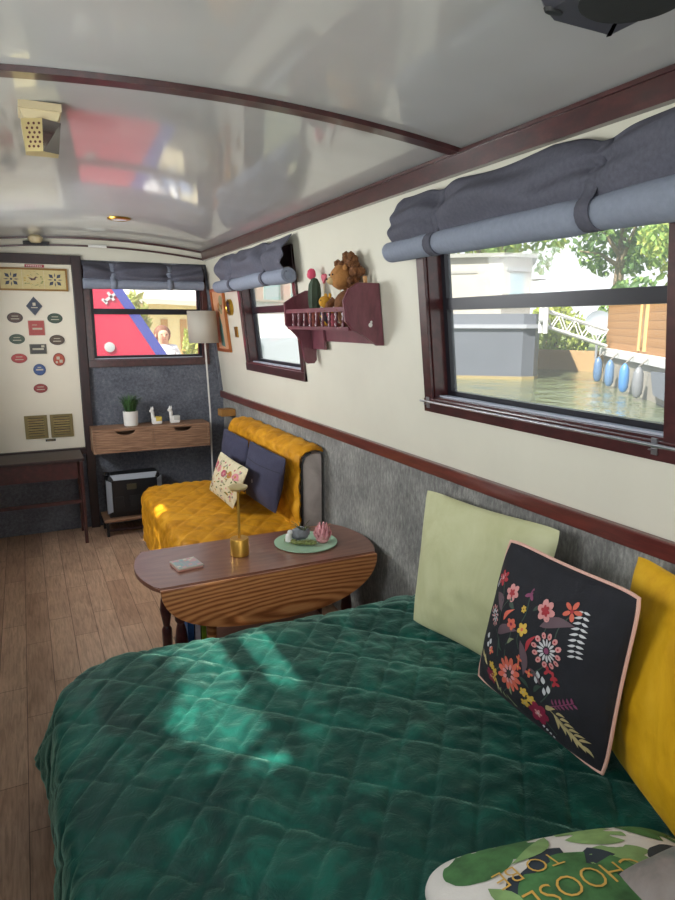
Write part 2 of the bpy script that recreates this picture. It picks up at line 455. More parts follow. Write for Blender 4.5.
# ------------------------------------------------------------------ windows
def window(name, f, hole, arch=0.042, bar=1.585, wood_m='mahogany', top=True, depth=0.085):
    a, b, za, zb = hole
    bm = B(); t = 0.014
    mbox(bm, f, a - arch, a + 0.004, 0.001, t, za - 0.042, zb + 0.1, bev=0.002)
    mbox(bm, f, b - 0.004, b + arch, 0.001, t, za - 0.042, zb + 0.1, bev=0.002)
    mbox(bm, f, a - arch, b + arch, 0.001, t + 0.004, za - 0.045, za + 0.004, bev=0.002)
    mbox(bm, f, a - arch, b + arch, 0.001, t, zb - 0.004, zb + 0.1, bev=0.002)
    root = struct(finish(bm, name, M[wood_m], smooth=False, loc=f((a + b) / 2, 0, za)))
    bm = B()                                                     # reveal lining
    e = 0.0015; d = depth - 0.002; q = 0.010
    mbox(bm, f, a + e, a + q, -d, 0.0, za + e, zb - e); mbox(bm, f, b - q, b - e, -d, 0.0, za + e, zb - e)
    mbox(bm, f, a + q, b - q, -d, 0.0, za + e, za + q); mbox(bm, f, a + q, b - q, -d, 0.0, zb - q, zb - e)
    finish(bm, 'window_reveal', M[wood_m], root, smooth=False)
    bm = B(); w = 0.022; o0, o1 = -depth + 0.004, -depth + 0.03
    A, Bb, Z0, Z1 = a + q, b - q, za + q, zb - q
    mbox(bm, f, A, A + w, o0, o1, Z0, Z1); mbox(bm, f, Bb - w, Bb, o0, o1, Z0, Z1)
    mbox(bm, f, A + w, Bb - w, o0, o1, Z0, Z0 + w); mbox(bm, f, A + w, Bb - w, o0, o1, Z1 - w, Z1)
    mbox(bm, f, A + w, Bb - w, o0, o1 + 0.006, bar - 0.02, bar + 0.02)
    finish(bm, 'window_sash', M['black_frame'], root, smooth=False)
    bm = B(); mbox(bm, f, A + 0.001, Bb - 0.001, o1 + 0.006, -0.018, Z0 + 0.0005, Z0 + 0.006)
    finish(bm, 'window_sill', M['sill_grey'], root, smooth=False)
    bm = B()
    mbox(bm, f, A + w, Bb - w, o0 + 0.008, o0 + 0.012, Z0 + w, bar - 0.02)
    mbox(bm, f, A + w, Bb - w, o0 + 0.008, o0 + 0.012, bar + 0.02, Z1 - w)
    finish(bm, 'window_pane', M['glass'], root, smooth=False)
    return root
window('window_1', W, WIN1, bar=1.535)
window('window_2', W, WIN2, bar=1.55)
window('window_3', F, WIN3, arch=0.034, bar=1.55, depth=0.07)
window('window_4', WL, LW1); window('window_5', WL, LW2); window('window_6', WL, LW0)

# ------------------------------------------------------------------ bulkhead door with its frame
bm = B(); box(bm, -0.36, 0.338, YB - 0.016, YB - 0.001, 0.60, 1.855)
door = struct(finish(bm, 'door_1', M['door_white'], smooth=False))
bm = B()
box(bm, 0.340, 0.400, YB - 0.04, YB - 0.001, 0.0, 1.916, bev=0.004)
box(bm, -0.36, 0.340, YB - 0.036, YB - 0.001, 1.857, 1.916, bev=0.003)
box(bm, -0.36, 0.340, YB - 0.036, YB - 0.001, 0.555, 0.598, bev=0.003)
finish(bm, 'door_frame', M['mahogany_dark'], door, smooth=False)

def plaque(shape, x, z, w, h, col, rim, label, marks):
    """small enamel plaque stuck to the door."""
    y = YB - 0.0175
    def outline(k):
        if shape == 'oval': return [(x + k * w / 2 * cos(2 * pi * i / 28), z + k * h / 2 * sin(2 * pi * i / 28)) for i in range(28)]
        if shape == 'diamond': return [(x - k * w / 2, z), (x, z - k * h / 2), (x + k * w / 2, z), (x, z + k * h / 2)]
        return [(x - k * w / 2, z - k * h / 2), (x + k * w / 2, z - k * h / 2), (x + k * w / 2, z + k * h / 2), (x - k * w / 2, z + k * h / 2)]
    f = lambda a, b, hh: V((a, y - hh, b))
    bm = B(); prism(bm, outline(1.0), f, 0, 0.004, 0); prism(bm, outline(0.84), f, 0.0038, 0.0052, 1)
    for (dx, dz, ww, hh2) in marks:
        prism(bm, [(x + dx - ww / 2, z + dz - hh2 / 2), (x + dx + ww / 2, z + dz - hh2 / 2), (x + dx + ww / 2, z + dz + hh2 / 2), (x + dx - ww / 2, z + dz + hh2 / 2)], f, 0.005, 0.006, 2)
    o = finish(bm, 'souvenir_plaque', [plain('plaque_rim', rim, 0.35), plain('plaque_enamel', col, 0.35, var=0.15, vscale=60), plain('plaque_mark', '#b8b09a', 0.5)], smooth=False)
    tag(o, label, 'plaque', 'souvenir plaques on the white door')
bars = [(0, 0.010, 0.04, 0.004), (0, -0.008, 0.05, 0.005)]
plaque('diamond', 0.089, 1.581, 0.10, 0.125, '#2d3548', '#3c4250', 'dark blue diamond plaque at the top of the white door', [(0, 0.012, 0.018, 0.02), (0, -0.01, 0.04, 0.006)])
plaque('oval', -0.033, 1.505, 0.096, 0.068, '#4b3128', '#3a2820', 'brown oval plaque on white door, upper left of red square one', bars)
plaque('oval', 0.210, 1.501, 0.096, 0.068, '#2d4030', '#24342a', 'dark green oval plaque on white door, upper right of red square one', bars)
plaque('rect', 0.091, 1.437, 0.098, 0.098, '#a03a34', '#a84840', 'red square plaque on the white door', [(0.005, -0.005, 0.06, 0.012), (-0.01, 0.02, 0.03, 0.004)])
plaque('oval', -0.033, 1.365, 0.096, 0.066, '#2f4330', '#26362a', 'green oval plaque on white door, lower left of red square one', bars)
plaque('oval', 0.212, 1.356, 0.096, 0.068, '#4c3a2c', '#3e2f24', 'brown oval plaque on white door, lower right of red square one', bars)
plaque('rect', 0.090, 1.297, 0.104, 0.066, '#2f2c2a', '#4d4a3c', 'black oblong plaque below the red square one on white door', [(0.0, 0.0, 0.07, 0.012), (0.03, 0.018, 0.02, 0.014)])
plaque('oval', -0.031, 1.237, 0.098, 0.064, '#a83230', '#8f2a28', 'red oval plaque on white door beside the black oblong one', bars)
plaque('oval', 0.214, 1.224, 0.076, 0.088, '#a8452a', '#7d2a20', 'orange round plaque with pale marks on the white door', [(-0.005, 0.01, 0.02, 0.02), (0.012, -0.012, 0.02, 0.02), (-0.015, -0.018, 0.014, 0.014)])
plaque('oval', 0.087, 1.158, 0.078, 0.078, '#2f4b82', '#27406c', 'blue round plaque in the middle of the white door', [(0, 0, 0.045, 0.01), (0, 0.016, 0.022, 0.006)])
plaque('oval', 0.083, 1.031, 0.088, 0.062, '#8f3434', '#7a2828', 'red oval plaque lowest of all on the white door', bars)

# red name strip over the tile panel
bm = B(); box(bm, 0.052, 0.170, YB - 0.020, YB - 0.0175, 1.832, 1.850, 0)
for i in range(9): box(bm, 0.062 + i * 0.0108, 0.069 + i * 0.0108, YB - 0.0212, YB - 0.020, 1.8365, 1.8455, 1)
tag(finish(bm, 'name_strip', [plain('red_enamel', '#9c2f3a', 0.4), plain('pale_lettering', '#e0c8c4', 0.5)], smooth=False), 'thin red name strip at the top of the white door', 'sign')

# framed tile picture on the door
tp = thing('tile_panel', 'wooden framed panel of three painted tiles across the door top', 'wall art', (0.1, YB - 0.018, 1.68))
fy = lambda a, b, h: V((a, YB - 0.0175 - h, b))
bm = B()
x0, x1, z0, z1 = -0.112, 0.308, 1.680, 1.827
for (a, b, c, d) in ((x0, x1, z0, z0 + 0.012), (x0, x1, z1 - 0.012, z1), (x0, x0 + 0.012, z0 + 0.012, z1 - 0.012), (x1 - 0.012, x1, z0 + 0.012, z1 - 0.012)):
    mbox(bm, lambda p, q, r: V((p, YB - 0.0175 - q, r)), a, b, 0, 0.012, c, d)
finish(bm, 'panel_frame', plain('ochre_wood', '#8a6428', 0.5), tp, smooth=False)
tw = (x1 - x0 - 0.024) / 3
bm = B()
for i in range(3):
    a = x0 + 0.012 + i * tw
    prism(bm, [(a, z0 + 0.012), (a + tw - 0.001, z0 + 0.012), (a + tw - 0.001, z1 - 0.012), (a, z1 - 0.012)], fy, 0, 0.006, 0)
    cx, cz = a + tw / 2, (z0 + z1) / 2
    if i != 1:                                  # blue eight-armed star
        for k in range(8):
            an = k * pi / 4; d = V((cos(an), sin(an), 0)); n = V((-sin(an), cos(an), 0))
            L, Wd = (0.052, 0.012) if k % 2 else (0.046, 0.006)
            pts = [d * 0.014, d * (L * 0.65) + n * Wd * (1 if k % 2 else .6), d * L, d * (L * 0.65) - n * Wd * (1 if k % 2 else .6)]
            prism(bm, [(cx + p.x, cz + p.y) for p in pts], fy, 0.006, 0.007, 1)
        prism(bm, [(cx + 0.007 * cos(t * pi / 5), cz + 0.007 * sin(t * pi / 5)) for t in range(10)], fy, 0.006, 0.0072, 1)
    else:                                       # bird among branches
        rr = random.Random(3)
        for k in range(26):
            an = rr.uniform(0, 2 * pi); R = rr.uniform(0.03, 0.056); s = rr.uniform(0.004, 0.009)
            px, pz = cx + R * cos(an) * 1.05, cz + R * sin(an) * 0.95
            prism(bm, [(px + s * cos(j * pi / 3 + an), pz + 0.6 * s * sin(j * pi / 3)) for j in range(6)], fy, 0.006, 0.0068, 2 if k % 3 else 3)
        prism(bm, [(cx - 0.03, cz + 0.014), (cx - 0.012, cz - 0.006), (cx + 0.012, cz - 0.004), (cx + 0.018, cz + 0.012), (cx + 0.03, cz + 0.012), (cx + 0.016, cz + 0.02), (cx, cz + 0.006)], fy, 0.006, 0.0074, 4)
finish(bm, 'painted_tiles', [plain('tile_glaze', '#c3b27c', 0.3, var=0.08, vscale=40), plain('tile_blue', '#16203c', 0.3), plain('tile_green', '#6c7a3c', 0.4), plain('tile_yellow', '#b8963c', 0.4), plain('tile_brown', '#4c2a22', 0.4)], tp, smooth=False)

# two brass louvred vents, label plate
for i, (a, b) in enumerate(((-0.037, 0.106), (0.124, 0.270))):
    t = thing('vent_grille', ('left one of two aged brass louvred vents low on white door', 'aged brass louvred vent low on white door, nearer the dark frame post')[i], 'vent', ((a + b) / 2, YB - 0.018, 0.685), 'brass vents in the white door')
    bm = B(); fo = lambda p, q, r: V((p, YB - 0.0175 - q, r))
    for (p, q, c, d) in ((a, b, 0.685, 0.703), (a, b, 0.828, 0.846), (a, a + 0.022, 0.703, 0.828), (b - 0.022, b, 0.703, 0.828)):
        mbox(bm, fo, p, q, 0, 0.006, c, d)
    finish(bm, 'vent_frame', M['brass_old'], t, smooth=False)
    bm = B(); mbox(bm, fo, a + 0.022, b - 0.022, 0, 0.001, 0.703, 0.828, 1)
    for k in range(7):
        z = 0.706 + k * 0.0175
        hexa(bm, [fo(p, q + (0.006 if r > z else 0), r) for r in (z, z + 0.013) for q in (0.001, 0.0025) for p in (a + 0.022, b - 0.022)], 0)
    finish(bm, 'louvre', [M['brass_pale'], M['mahogany_dark']], t, smooth=False)
bm = B(); box(bm, 0.085, 0.150, YB - 0.0205, YB - 0.0175, 0.660, 0.676, 0); box(bm, 0.094, 0.141, YB - 0.0212, YB - 0.0205, 0.665, 0.671, 1)
tag(finish(bm, 'label_plate', [M['black_metal'], M['brass_old']], smooth=False), 'tiny dark label plate under the brass vents', 'sign')

# ------------------------------------------------------------------ ceiling and bulkhead fittings
t = thing('lantern_light', 'brass faceted lantern lamp hanging under the ceiling', 'lamp', (0.09, 1.95, 1.905))
bm = B(); f = lambda a, b, h: V((a, b, h))
box(bm, 0.040, 0.142, 1.935, 2.04, ceil_z(0.09) - 0.020, ceil_z(0.09) - 0.002)
hexa(bm, [(0.050, 1.955, 1.99), (0.132, 1.955, 1.99), (0.050, 2.03, 1.99), (0.132, 2.03, 1.99), (0.040, 1.94, 2.018), (0.142, 1.94, 2.018), (0.040, 2.04, 2.018), (0.142, 2.04, 2.018)])
finish(bm, 'mounting_plate', M['beige'], t, smooth=False)
bm = B()
top = [(0.044, 1.972), (0.094, 1.945), (0.140, 1.972), (0.140, 2.03), (0.044, 2.03)]
bot = [(0.050, 1.975), (0.091, 1.956), (0.130, 1.975), (0.130, 2.02), (0.050, 2.02)]
lo = [bm.verts.new((x, y, 1.912)) for x, y in bot]; hi = [bm.verts.new((x, y, 1.99)) for x, y in top]
bm.faces.new(lo); bm.faces.new(hi[::-1])
for i in range(5):
    fc = bm.faces.new((lo[i], lo[(i + 1) % 5], hi[(i + 1) % 5], hi[i])); fc.material_index = 1 if i == 1 else 0
finish(bm, 'lantern_body', [M['brass_pale'], plain('polished_mirror', '#d8d4cc', 0.08, 1.0)], t, smooth=False)
bm = B(); rr = random.Random(5)
for r in range(6):
    for c in range(3):
        u = 0.25 + 0.25 * c + (0.1 if r % 2 else 0); w = 0.15 + r * 0.14
        if u > 0.9: continue
        p = V((0.050, 1.975, 1.912)).lerp(V((0.091, 1.956, 1.912)), u).lerp(V((0.044, 1.972, 1.99)).lerp(V((0.094, 1.945, 1.99)), u), w)
        lathe(bm, p + V((-0.0004, -0.0006, 0)), [(0.0, 0), (0.0035, 0.0002), (0.0035, 0.0006), (0, 0.0008)], 8, 0, ax=(-0.5, -0.85, 0))
finish(bm, 'pierced_pattern', plain('dark_red_brown', '#5a2a22', 0.6), t)

c = (0.535, 3.87, ceil_z(0.535))
t = thing('ceiling_downlight', 'round brass rimmed downlight set in the glossy ceiling', 'lamp', c)
bm = B(); lathe(bm, (c[0], c[1], c[2] - 0.013), [(0.042, 0.003), (0.046, 0.0), (0.06, 0.003), (0.064, 0.011), (0.04, 0.0115)], 28)
finish(bm, 'rim', M['brass'], t)
bm = B(); lathe(bm, (c[0], c[1], c[2] - 0.0105), [(0.0, 0), (0.041, 0.0), (0.041, 0.006), (0, 0.006)], 28)
finish(bm, 'diffuser', M['white'], t)

t = thing('ceiling_knob_light', 'small beige round light on ceiling above the white door', 'lamp', (0.13, 4.77, 2.02))
bm = B(); zc = ceil_z(0.13) - 0.002
lathe(bm, (0.13, 4.76, zc - 0.05), [(0.0, 0), (0.03, 0.004), (0.042, 0.018), (0.045, 0.036), (0.03, 0.05), (0, 0.05)], 20); finish(bm, 'globe', M['beige'], t)
bm = B(); box(bm, 0.055, 0.215, YB - 0.034, YB - 0.0225, 1.973, 1.998, bev=0.003)
for i in range(4): box(bm, 0.067 + i * 0.036, 0.095 + i * 0.036, YB - 0.036, YB - 0.034, 1.979, 1.992, 0)
tag(finish(bm, 'vent_plate', M['black_plastic'], smooth=False), 'black slotted vent plate above the white door', 'vent')
bm = B(); box(bm, 0.455, 0.575, YB - 0.03, YB - 0.0225, 1.975, 1.995, bev=0.004)
tag(finish(bm, 'cover_plate', M['white_matte']), 'small white cover plate over the far dark arch line', 'cover')

t = thing('ceiling_speaker', 'black loudspeaker pod on the ceiling above near window', 'speaker', (0.855, 0.76, 1.95))
bm = B(); cx0, cx1, cy0, cy1 = 0.755, 0.955, 0.62, 0.895; k = 0.045
def octo(e): return [(cx0 + k, cy0 + e), (cx1 - k, cy0 + e), (cx1 - e, cy0 + k), (cx1 - e, cy1 - k * 0.3), (cx1 - k * 0.4, cy1 - e), (cx0 + k * 1.2, cy1 - e), (cx0 + e, cy1 - k * 0.9), (cx0 + e, cy0 + k)]
lo = [bm.verts.new((x, y, 1.945)) for x, y in octo(0.022)]; mid = [bm.verts.new((x, y, 1.968)) for x, y in octo(0.0)]
hi = [bm.verts.new((x, y, ceil_z(x) - 0.002)) for x, y in octo(0.004)]
bm.faces.new(lo); bm.faces.new(hi[::-1])
for a, b in ((lo, mid), (mid, hi)):
    for i in range(8): bm.faces.new((a[i], a[(i + 1) % 8], b[(i + 1) % 8], b[i]))
finish(bm, 'housing', plain('charcoal_plastic', '#3a3a42', 0.4), t, angle=20)
bm = B(); lathe(bm, (0.865, 0.765, 1.935), [(0.0, 0), (0.05, 0.001), (0.075, 0.006), (0.084, 0.012), (0.0, 0.0125)], 32); finish(bm, 'grille', M['speaker_cloth'], t)
bm = B(); lathe(bm, (0.785, 0.85, 1.941), [(0, 0), (0.012, 0.001), (0.014, 0.006), (0, 0.007)], 14, sx=1.4, sy=.6); finish(bm, 'port', M['black_plastic'], t)

# ------------------------------------------------------------------ rolled blinds
def blind(label, f, s0, s1, ztop, zroll, r0, r1, o, straps, ext=(0.04, 0.0), seed=0, sag=0.012, slack=0.012, strap_m=None, group='rolled fabric blinds'):
    """f(s, o, z); roll radius r0 at s0 end, r1 at s1 end."""
    root = thing('rolled_blind', label, 'blind', f((s0 + s1) / 2, 0.03, zroll - 0.05), group)
    L = s1 - s0
    def sn(s): return (s - s0) / L
    def pinch(s): return max(exp(-((s - q) / 0.05) ** 2) for q in straps)
    def panel(u, v):                                  # u along, v from top down
        s = s0 + L * u; n = noise.noise(V((s * 5 + seed, v * 1.5, seed))) ; n2 = noise.noise(V((s * 2.2 + seed, v * 3.0, seed + 5)))
        zt = ztop - slack * (0.35 + 1.3 * abs(noise.noise(V((s * 2.3 + seed, 0, 3)))) + 0.8 * pinch(s)) * (1 - v)
        zz = zt + (zroll + 0.018 + sag * noise.noise(V((s * 3, seed, 1))) - zt) * v
        bul = sin(pi * min(1, v * 1.02)) ** 0.8
        oo = 0.028 + o * v * 0.9 + bul * (0.045 + 0.03 * n + 0.025 * n2) * (1 - 0.9 * pinch(s)) + 0.012 * n * v
        oo += 0.012 * sin(v * 9 + n * 4 + s * 6) * bul
        return f(s, oo, zz)
    bm = B(); sheet(bm, panel, int(90 * max(1, L)), 22)
    ob = finish(bm, 'fabric_panel', M['blind'], root, angle=60); solidify(ob, 0.004, 0)
    bm = B(); n = 22; N = int(60 * max(1, L)); rings = []
    a, b = s0 - ext[0], s1 + ext[1]
    for i in range(N + 1):
        s = a + (b - a) * i / N; u = (s - a) / (b - a); r = r0 + (r1 - r0) * u
        r *= 1 - 0.12 * pinch(s) + 0.05 * noise.noise(V((s * 7, seed, 2)))
        dz = 0.006 * noise.noise(V((s * 3 + 9, seed, 4)))
        rings.append([f(s, o + 0.012 + r * (1 + 0.05 * noise.noise(V((s * 6, k * .8, seed)))) * cos(2 * pi * k / n) , zroll + dz + r * 0.92 * sin(2 * pi * k / n)) for k in range(n)])
    vr = [[bm.verts.new(p) for p in rg] for rg in rings]
    for A, C in zip(vr, vr[1:]):
        for k in range(n): bm.faces.new((A[k], A[(k + 1) % n], C[(k + 1) % n], C[k]))
    for rg, sg in ((rings[0], -1), (rings[-1], 1)):    # spiral ends
        c = sum(rg, V()) / n
        prev = vr[0] if sg < 0 else vr[-1]
        for q, d in ((0.75, 0.004), (0.5, -0.004), (0.25, 0.003)):
            cur = [bm.verts.new(c.lerp(p, q) + (f(1, 0, 1) - f(0, 0, 1)) * sg * d) for p in rg]
            for k in range(n): bm.faces.new((prev[k], prev[(k + 1) % n], cur[(k + 1) % n], cur[k]))
            prev = cur
        bm.faces.new(prev)
    finish(bm, 'fabric_roll', M['blind_back'], root, angle=50)
    for q in straps:
        bm = B(); prof = []
        for j in range(9):
            v = j / 8; p0 = panel((q - s0) / L, v); prof.append(('p', v))
        pts = []
        for j in range(8):
            v = j / 8 * 0.98; P = panel((q - s0) / L, v); pts.append(P)
        R = (r0 + (r1 - r0) * sn(q)) * 0.90 + 0.002
        for j in range(12):
            an = math.radians(60 - j * 22); pts.append(f(q, o + 0.012 + R * cos(an), zroll + R * 0.92 * sin(an)))
        outn = (f(0, 1, 1) - f(0, 0, 1)).normalized(); al = (f(1, 0, 1) - f(0, 0, 1)).normalized()
        L0 = [bm.verts.new(p + outn * 0.003 - al * 0.02) for p in pts]; L1 = [bm.verts.new(p + outn * 0.003 + al * 0.02) for p in pts]
        for i in range(len(pts) - 1): bm.faces.new((L0[i], L0[i + 1], L1[i + 1], L1[i]))
        ob = finish(bm, 'strap', M[strap_m or 'blind'], root, angle=60); solidify(ob, 0.003, 0)
    return root
blind('wide dark grey rolled blind over the near window', W, 0.62, 2.015, 1.912, 1.718, 0.050, 0.038, 0.055, (1.14, 1.78), (0.0, 0.05), 1, 0.03, 0.022)
blind('dark grey rolled blind over window behind the wall shelf', W, 3.06, 4.22, 1.905, 1.705, 0.042, 0.042, 0.055, (3.38, 3.98), (0.0, 0.12), 4)
blind('grey rolled blind over the bulkhead window', F, 0.404, 1.225, 1.888, 1.735, 0.040, 0.036, 0.045, (0.60, 0.985), (0.0, 0.0), 8, strap_m='blind_back')

# thin rail along the bottom of the near window
t = thing('curtain_rail', 'thin silver rail along the bottom of near window', 'rail', W(1.4, 0.03, 1.17))
bm = B(); tube(bm, [W(0.82, 0.034, 1.19), W(1.985, 0.034, 1.19)], 0.0045, 10); finish(bm, 'rail_rod', M['steel'], t)
for s in (1.005, 1.955):
    bm = B(); mbox(bm, W, s - 0.008, s + 0.008, 0.0195, 0.024, 1.165, 1.205); mbox(bm, W, s - 0.004, s + 0.004, 0.022, 0.040, 1.178, 1.1805)
    mbox(bm, W, s - 0.02, s + 0.006, 0.0195, 0.023, 1.182, 1.189)
    finish(bm, 'rail_bracket', M['steel'], t, smooth=False)

# ------------------------------------------------------------------ wall shelf and what stands on it
t = thing('wall_shelf', 'plum mahogany wall shelf with spindle rail between the windows', 'shelf', W(2.6, 0, 1.40))
near = [(0.001, 1.625), (0.095, 1.625), (0.14, 1.60), (0.167, 1.555), (0.165, 1.475), (0.135, 1.440), (0.09, 1.425), (0.055, 1.395), (0.035, 1.380), (0.001, 1.380)]
def side(y0, y1, pts): 
    bm = B(); prism(bm, pts, lambda a, b, h: W(h, a + 0.001, b), y0, y1, bev=0.004); return bm
finish(side(2.275, 2.295, near), 'side_panel', M['shelf_wood'], t, smooth=False)
far = [(0.001, 1.625), (0.03, 1.625), (0.10, 1.595), (0.15, 1.565), (0.155, 1.46), (0.105, 1.41), (0.082, 1.39), (0.076, 1.285), (0.06, 1.272), (0.025, 1.272), (0.010, 1.29), (0.008, 1.36), (0.001, 1.37)]
finish(side(2.945, 2.965, far), 'side_panel', M['shelf_wood'], t, smooth=False)
bm = B(); mbox(bm, W, 2.2955, 2.9445, 0.001, 0.15, 1.440, 1.454); finish(bm, 'shelf_board', M['shelf_wood'], t, smooth=False)
bm = B(); mbox(bm, W, 2.2955, 2.9445, 0.001, 0.018, 1.385, 1.4395); mbox(bm, W, 2.80, 2.9445, 0.0185, 0.03, 1.345, 1.4395); finish(bm, 'under_board', M['shelf_wood'], t, smooth=False)
bm = B(); mbox(bm, W, 2.2955, 2.9445, 0.137, 0.150, 1.515, 1.533); finish(bm, 'guard_rail', M['shelf_wood'], t, smooth=False)
for k in range(9):
    y = 2.35 + k * 0.066; bm = B(); c = W(y, 0.1435, 1.4545)
    lathe(bm, c, [(0.006, 0), (0.008, 0.012), (0.005, 0.02), (0.008, 0.03), (0.005, 0.042), (0.008, 0.05), (0.006, 0.06)], 10); finish(bm, 'spindle', M['shelf_wood'], t)
bm = B()
for (dz, r) in ((0.0, 0.009), (0.012, 0.005), (0.003, 0.006)):
    lathe(bm, W(2.2745, 0.06 - dz * 0.4, 1.462 + dz), [(0, 0), (r, 0.0005), (r, 0.0015), (0, 0.002)], 10, ax=(0, -1, 0))
finish(bm, 'white_emblem', M['white_matte'], t)

SH = 1.4545
# brown curly plush
t = thing('plush_lion', 'brown curly plush animal at the near end of wall shelf', 'plush toy', W(2.45, 0.07, SH))
def blob(n, amp=0.12, fr=5): return lambda p: 1 + amp * noise.noise(p * fr + V((n, n, n)))
bm = B(); ball(bm, W(2.44, 0.075, SH + 0.076), (0.050, 0.068, 0.074), 3, fn=blob(1)); finish(bm, 'body', M['fur'], t)
bm = B(); hc = W(2.45, 0.085, SH + 0.200); ball(bm, hc, (0.044, 0.05, 0.05), 3, fn=blob(2, .06)); finish(bm, 'head', M['fur_tan'], t)
bm = B(); rr = random.Random(2)
for k in range(70):
    an = rr.uniform(0, 2 * pi); R = rr.uniform(0.034, 0.074)
    p = hc + V((0.030 + rr.uniform(-0.02, 0.02), R * cos(an) - 0.014, 0.024 + R * sin(an) * 0.95)); ball(bm, p, rr.uniform(0.013, 0.022), 1)
bmesh.ops.remove_doubles(bm, verts=bm.verts[:], dist=0.0001)
finish(bm, 'mane_fur', M['fur'], t)
bm = B(); ball(bm, hc + V((-0.040, 0.010, -0.014)), (0.018, 0.02, 0.016), 2); finish(bm, 'muzzle', M['fur_cream'], t)
bm = B(); ball(bm, hc + V((-0.058, 0.012, -0.008)), (0.004, 0.006, 0.004), 2); finish(bm, 'nose', M['dark_plush'], t)
for s in (-1, 1):
    bm = B(); ball(bm, hc + V((-0.041, s * 0.016 + 0.006, 0.010)), 0.004, 2); finish(bm, 'eye', M['dark_plush'], t)
    bm = B(); ball(bm, hc + V((0.0, s * 0.040, 0.036)), (0.010, 0.014, 0.014), 2); finish(bm, 'ear', M['fur_tan'], t)
    bm = B(); a = W(2.44 + s * 0.055, 0.10, SH + 0.11)
    tube(bm, [a, a + V((-0.022, s * 0.006, -0.02)), a + V((-0.034, s * 0.003, -0.05))], [0.018, 0.017, 0.015], 10); finish(bm, 'arm', M['fur'], t)
# yellow and dark plush
t = thing('plush_bee', 'small yellow and dark striped plush sitting mid shelf', 'plush toy', W(2.64, 0.08, SH))
c = W(2.62, 0.085, SH + 0.045)
bm = B(); ball(bm, c, (0.032, 0.045, 0.042), 3); 
for f_ in bm.faces:
    y = f_.calc_center_median().y - c.y
    f_.material_index = 1 if int((y + 0.06) / 0.02) % 2 else 0
finish(bm, 'body', [M['yellow_plush'], M['dark_plush']], t)
bm = B(); ball(bm, c + V((-0.01, 0.0, 0.062)), (0.027, 0.03, 0.026), 3, fn=blob(4, .05)); finish(bm, 'head', M['yellow_plush'], t)
for s in (-1, 1):
    bm = B(); ball(bm, c + V((0.004, s * 0.022, 0.088)), (0.007, 0.009, 0.012), 2); finish(bm, 'ear', M['yellow_plush'], t)
    bm = B(); ball(bm, c + V((-0.035, s * 0.011, 0.068)), 0.0035, 1); finish(bm, 'eye', M['dark_plush'], t)
# cactus in a pink pot
t = thing('felt_cactus', 'dark green felt cactus with pink flower in pink pot', 'ornament', W(2.80, 0.07, SH))
c = W(2.80, 0.07, SH)
bm = B(); lathe(bm, c, [(0, 0), (0.026, 0), (0.034, 0.06), (0.038, 0.062), (0.038, 0.075), (0.03, 0.075), (0.0, 0.066)], 20); finish(bm, 'pot', M['terracotta'], t)
bm = B()
prof = [(0.02, 0.064), (0.027, 0.10), (0.030, 0.15), (0.026, 0.19), (0.014, 0.215), (0, 0.222)]
n = 24; rings = []
for r, h in prof:
    rings.append([bm.verts.new(c + V(((r * (1 + 0.12 * cos(8 * 2 * pi * k / n))) * cos(2 * pi * k / n), (r * (1 + 0.12 * cos(8 * 2 * pi * k / n))) * sin(2 * pi * k / n), h))) for k in range(n)] if r > 0 else [bm.verts.new(c + V((0, 0, h)))])
for a, b in zip(rings, rings[1:]):
    for k in range(n):
        j = (k + 1) % n
        bm.faces.new((a[k], a[j], b[j], b[k])) if len(b) > 1 else bm.faces.new((a[k], a[j], b[0]))
bm.faces.new(rings[0]); finish(bm, 'stem', M['dark_green'], t)
bm = B(); ball(bm, c + V((-0.006, 0.020, 0.238)), (0.022, 0.026, 0.026), 2, fn=blob(7, .3, 6)); finish(bm, 'flower', M['hot_pink'], t)
# two hearts on sticks
for (y, o, h, m, lab) in ((2.715, 0.06, 0.215, 'pink', 'pink felt heart on a stick beside the felt cactus'), (2.60, 0.035, 0.225, 'dark_plush', 'black felt heart on a stick behind the plush toys')):
    t = thing('heart_pick', lab, 'ornament', W(y, o, SH), 'felt hearts on sticks')
    bm = B(); b0 = W(y, o, SH + 0.0005); lathe(bm, b0, [(0, 0), (0.018, 0), (0.018, 0.012), (0, 0.014)], 14); finish(bm, 'base', M['terracotta'], t)
    bm = B(); tube(bm, [b0 + V((0, 0, 0.013)), b0 + V((0, 0, h - 0.015))], 0.0025, 6); finish(bm, 'stick', M['beige'], t)
    bm = B(); pts = []
    for k in range(28):
        a = 2 * pi * k / 28; pts.append((0.0015 * 16 * sin(a) ** 3, 0.0015 * (13 * cos(a) - 5 * cos(2 * a) - 2 * cos(3 * a) - cos(4 * a))))
    prism(bm, pts, lambda p, q, hh: b0 + V((hh, p, h + q)), -0.005, 0.005, bev=0.002); finish(bm, 'heart', M[m], t)
# small pots behind the rail
for i, (y, m, lab) in enumerate(((2.735, 'terracotta', 'small terracotta pot behind shelf rail next to the cactus'), (2.53, 'pink', 'small rose pink pot behind shelf rail under the plush toys'))):
    bm = B(); lathe(bm, W(y, 0.105, SH + 0.0005), [(0, 0), (0.018, 0), (0.023, 0.045), (0.026, 0.046), (0.026, 0.056), (0.021, 0.056), (0.018, 0.01), (0, 0.01)], 18)
    tag(finish(bm, 'small_pot', M[m]), lab, 'pot', 'small pots on the wall shelf')
bm = B(); mbox(bm, W, 2.325, 2.337, 0.03, 0.042, SH + 0.0005, SH + 0.20)
tag(finish(bm, 'wooden_stick', plain('pale_pine', '#b98a58', 0.6, var=.1)), 'pale wooden stick upright behind brown plush on shelf', 'stick')

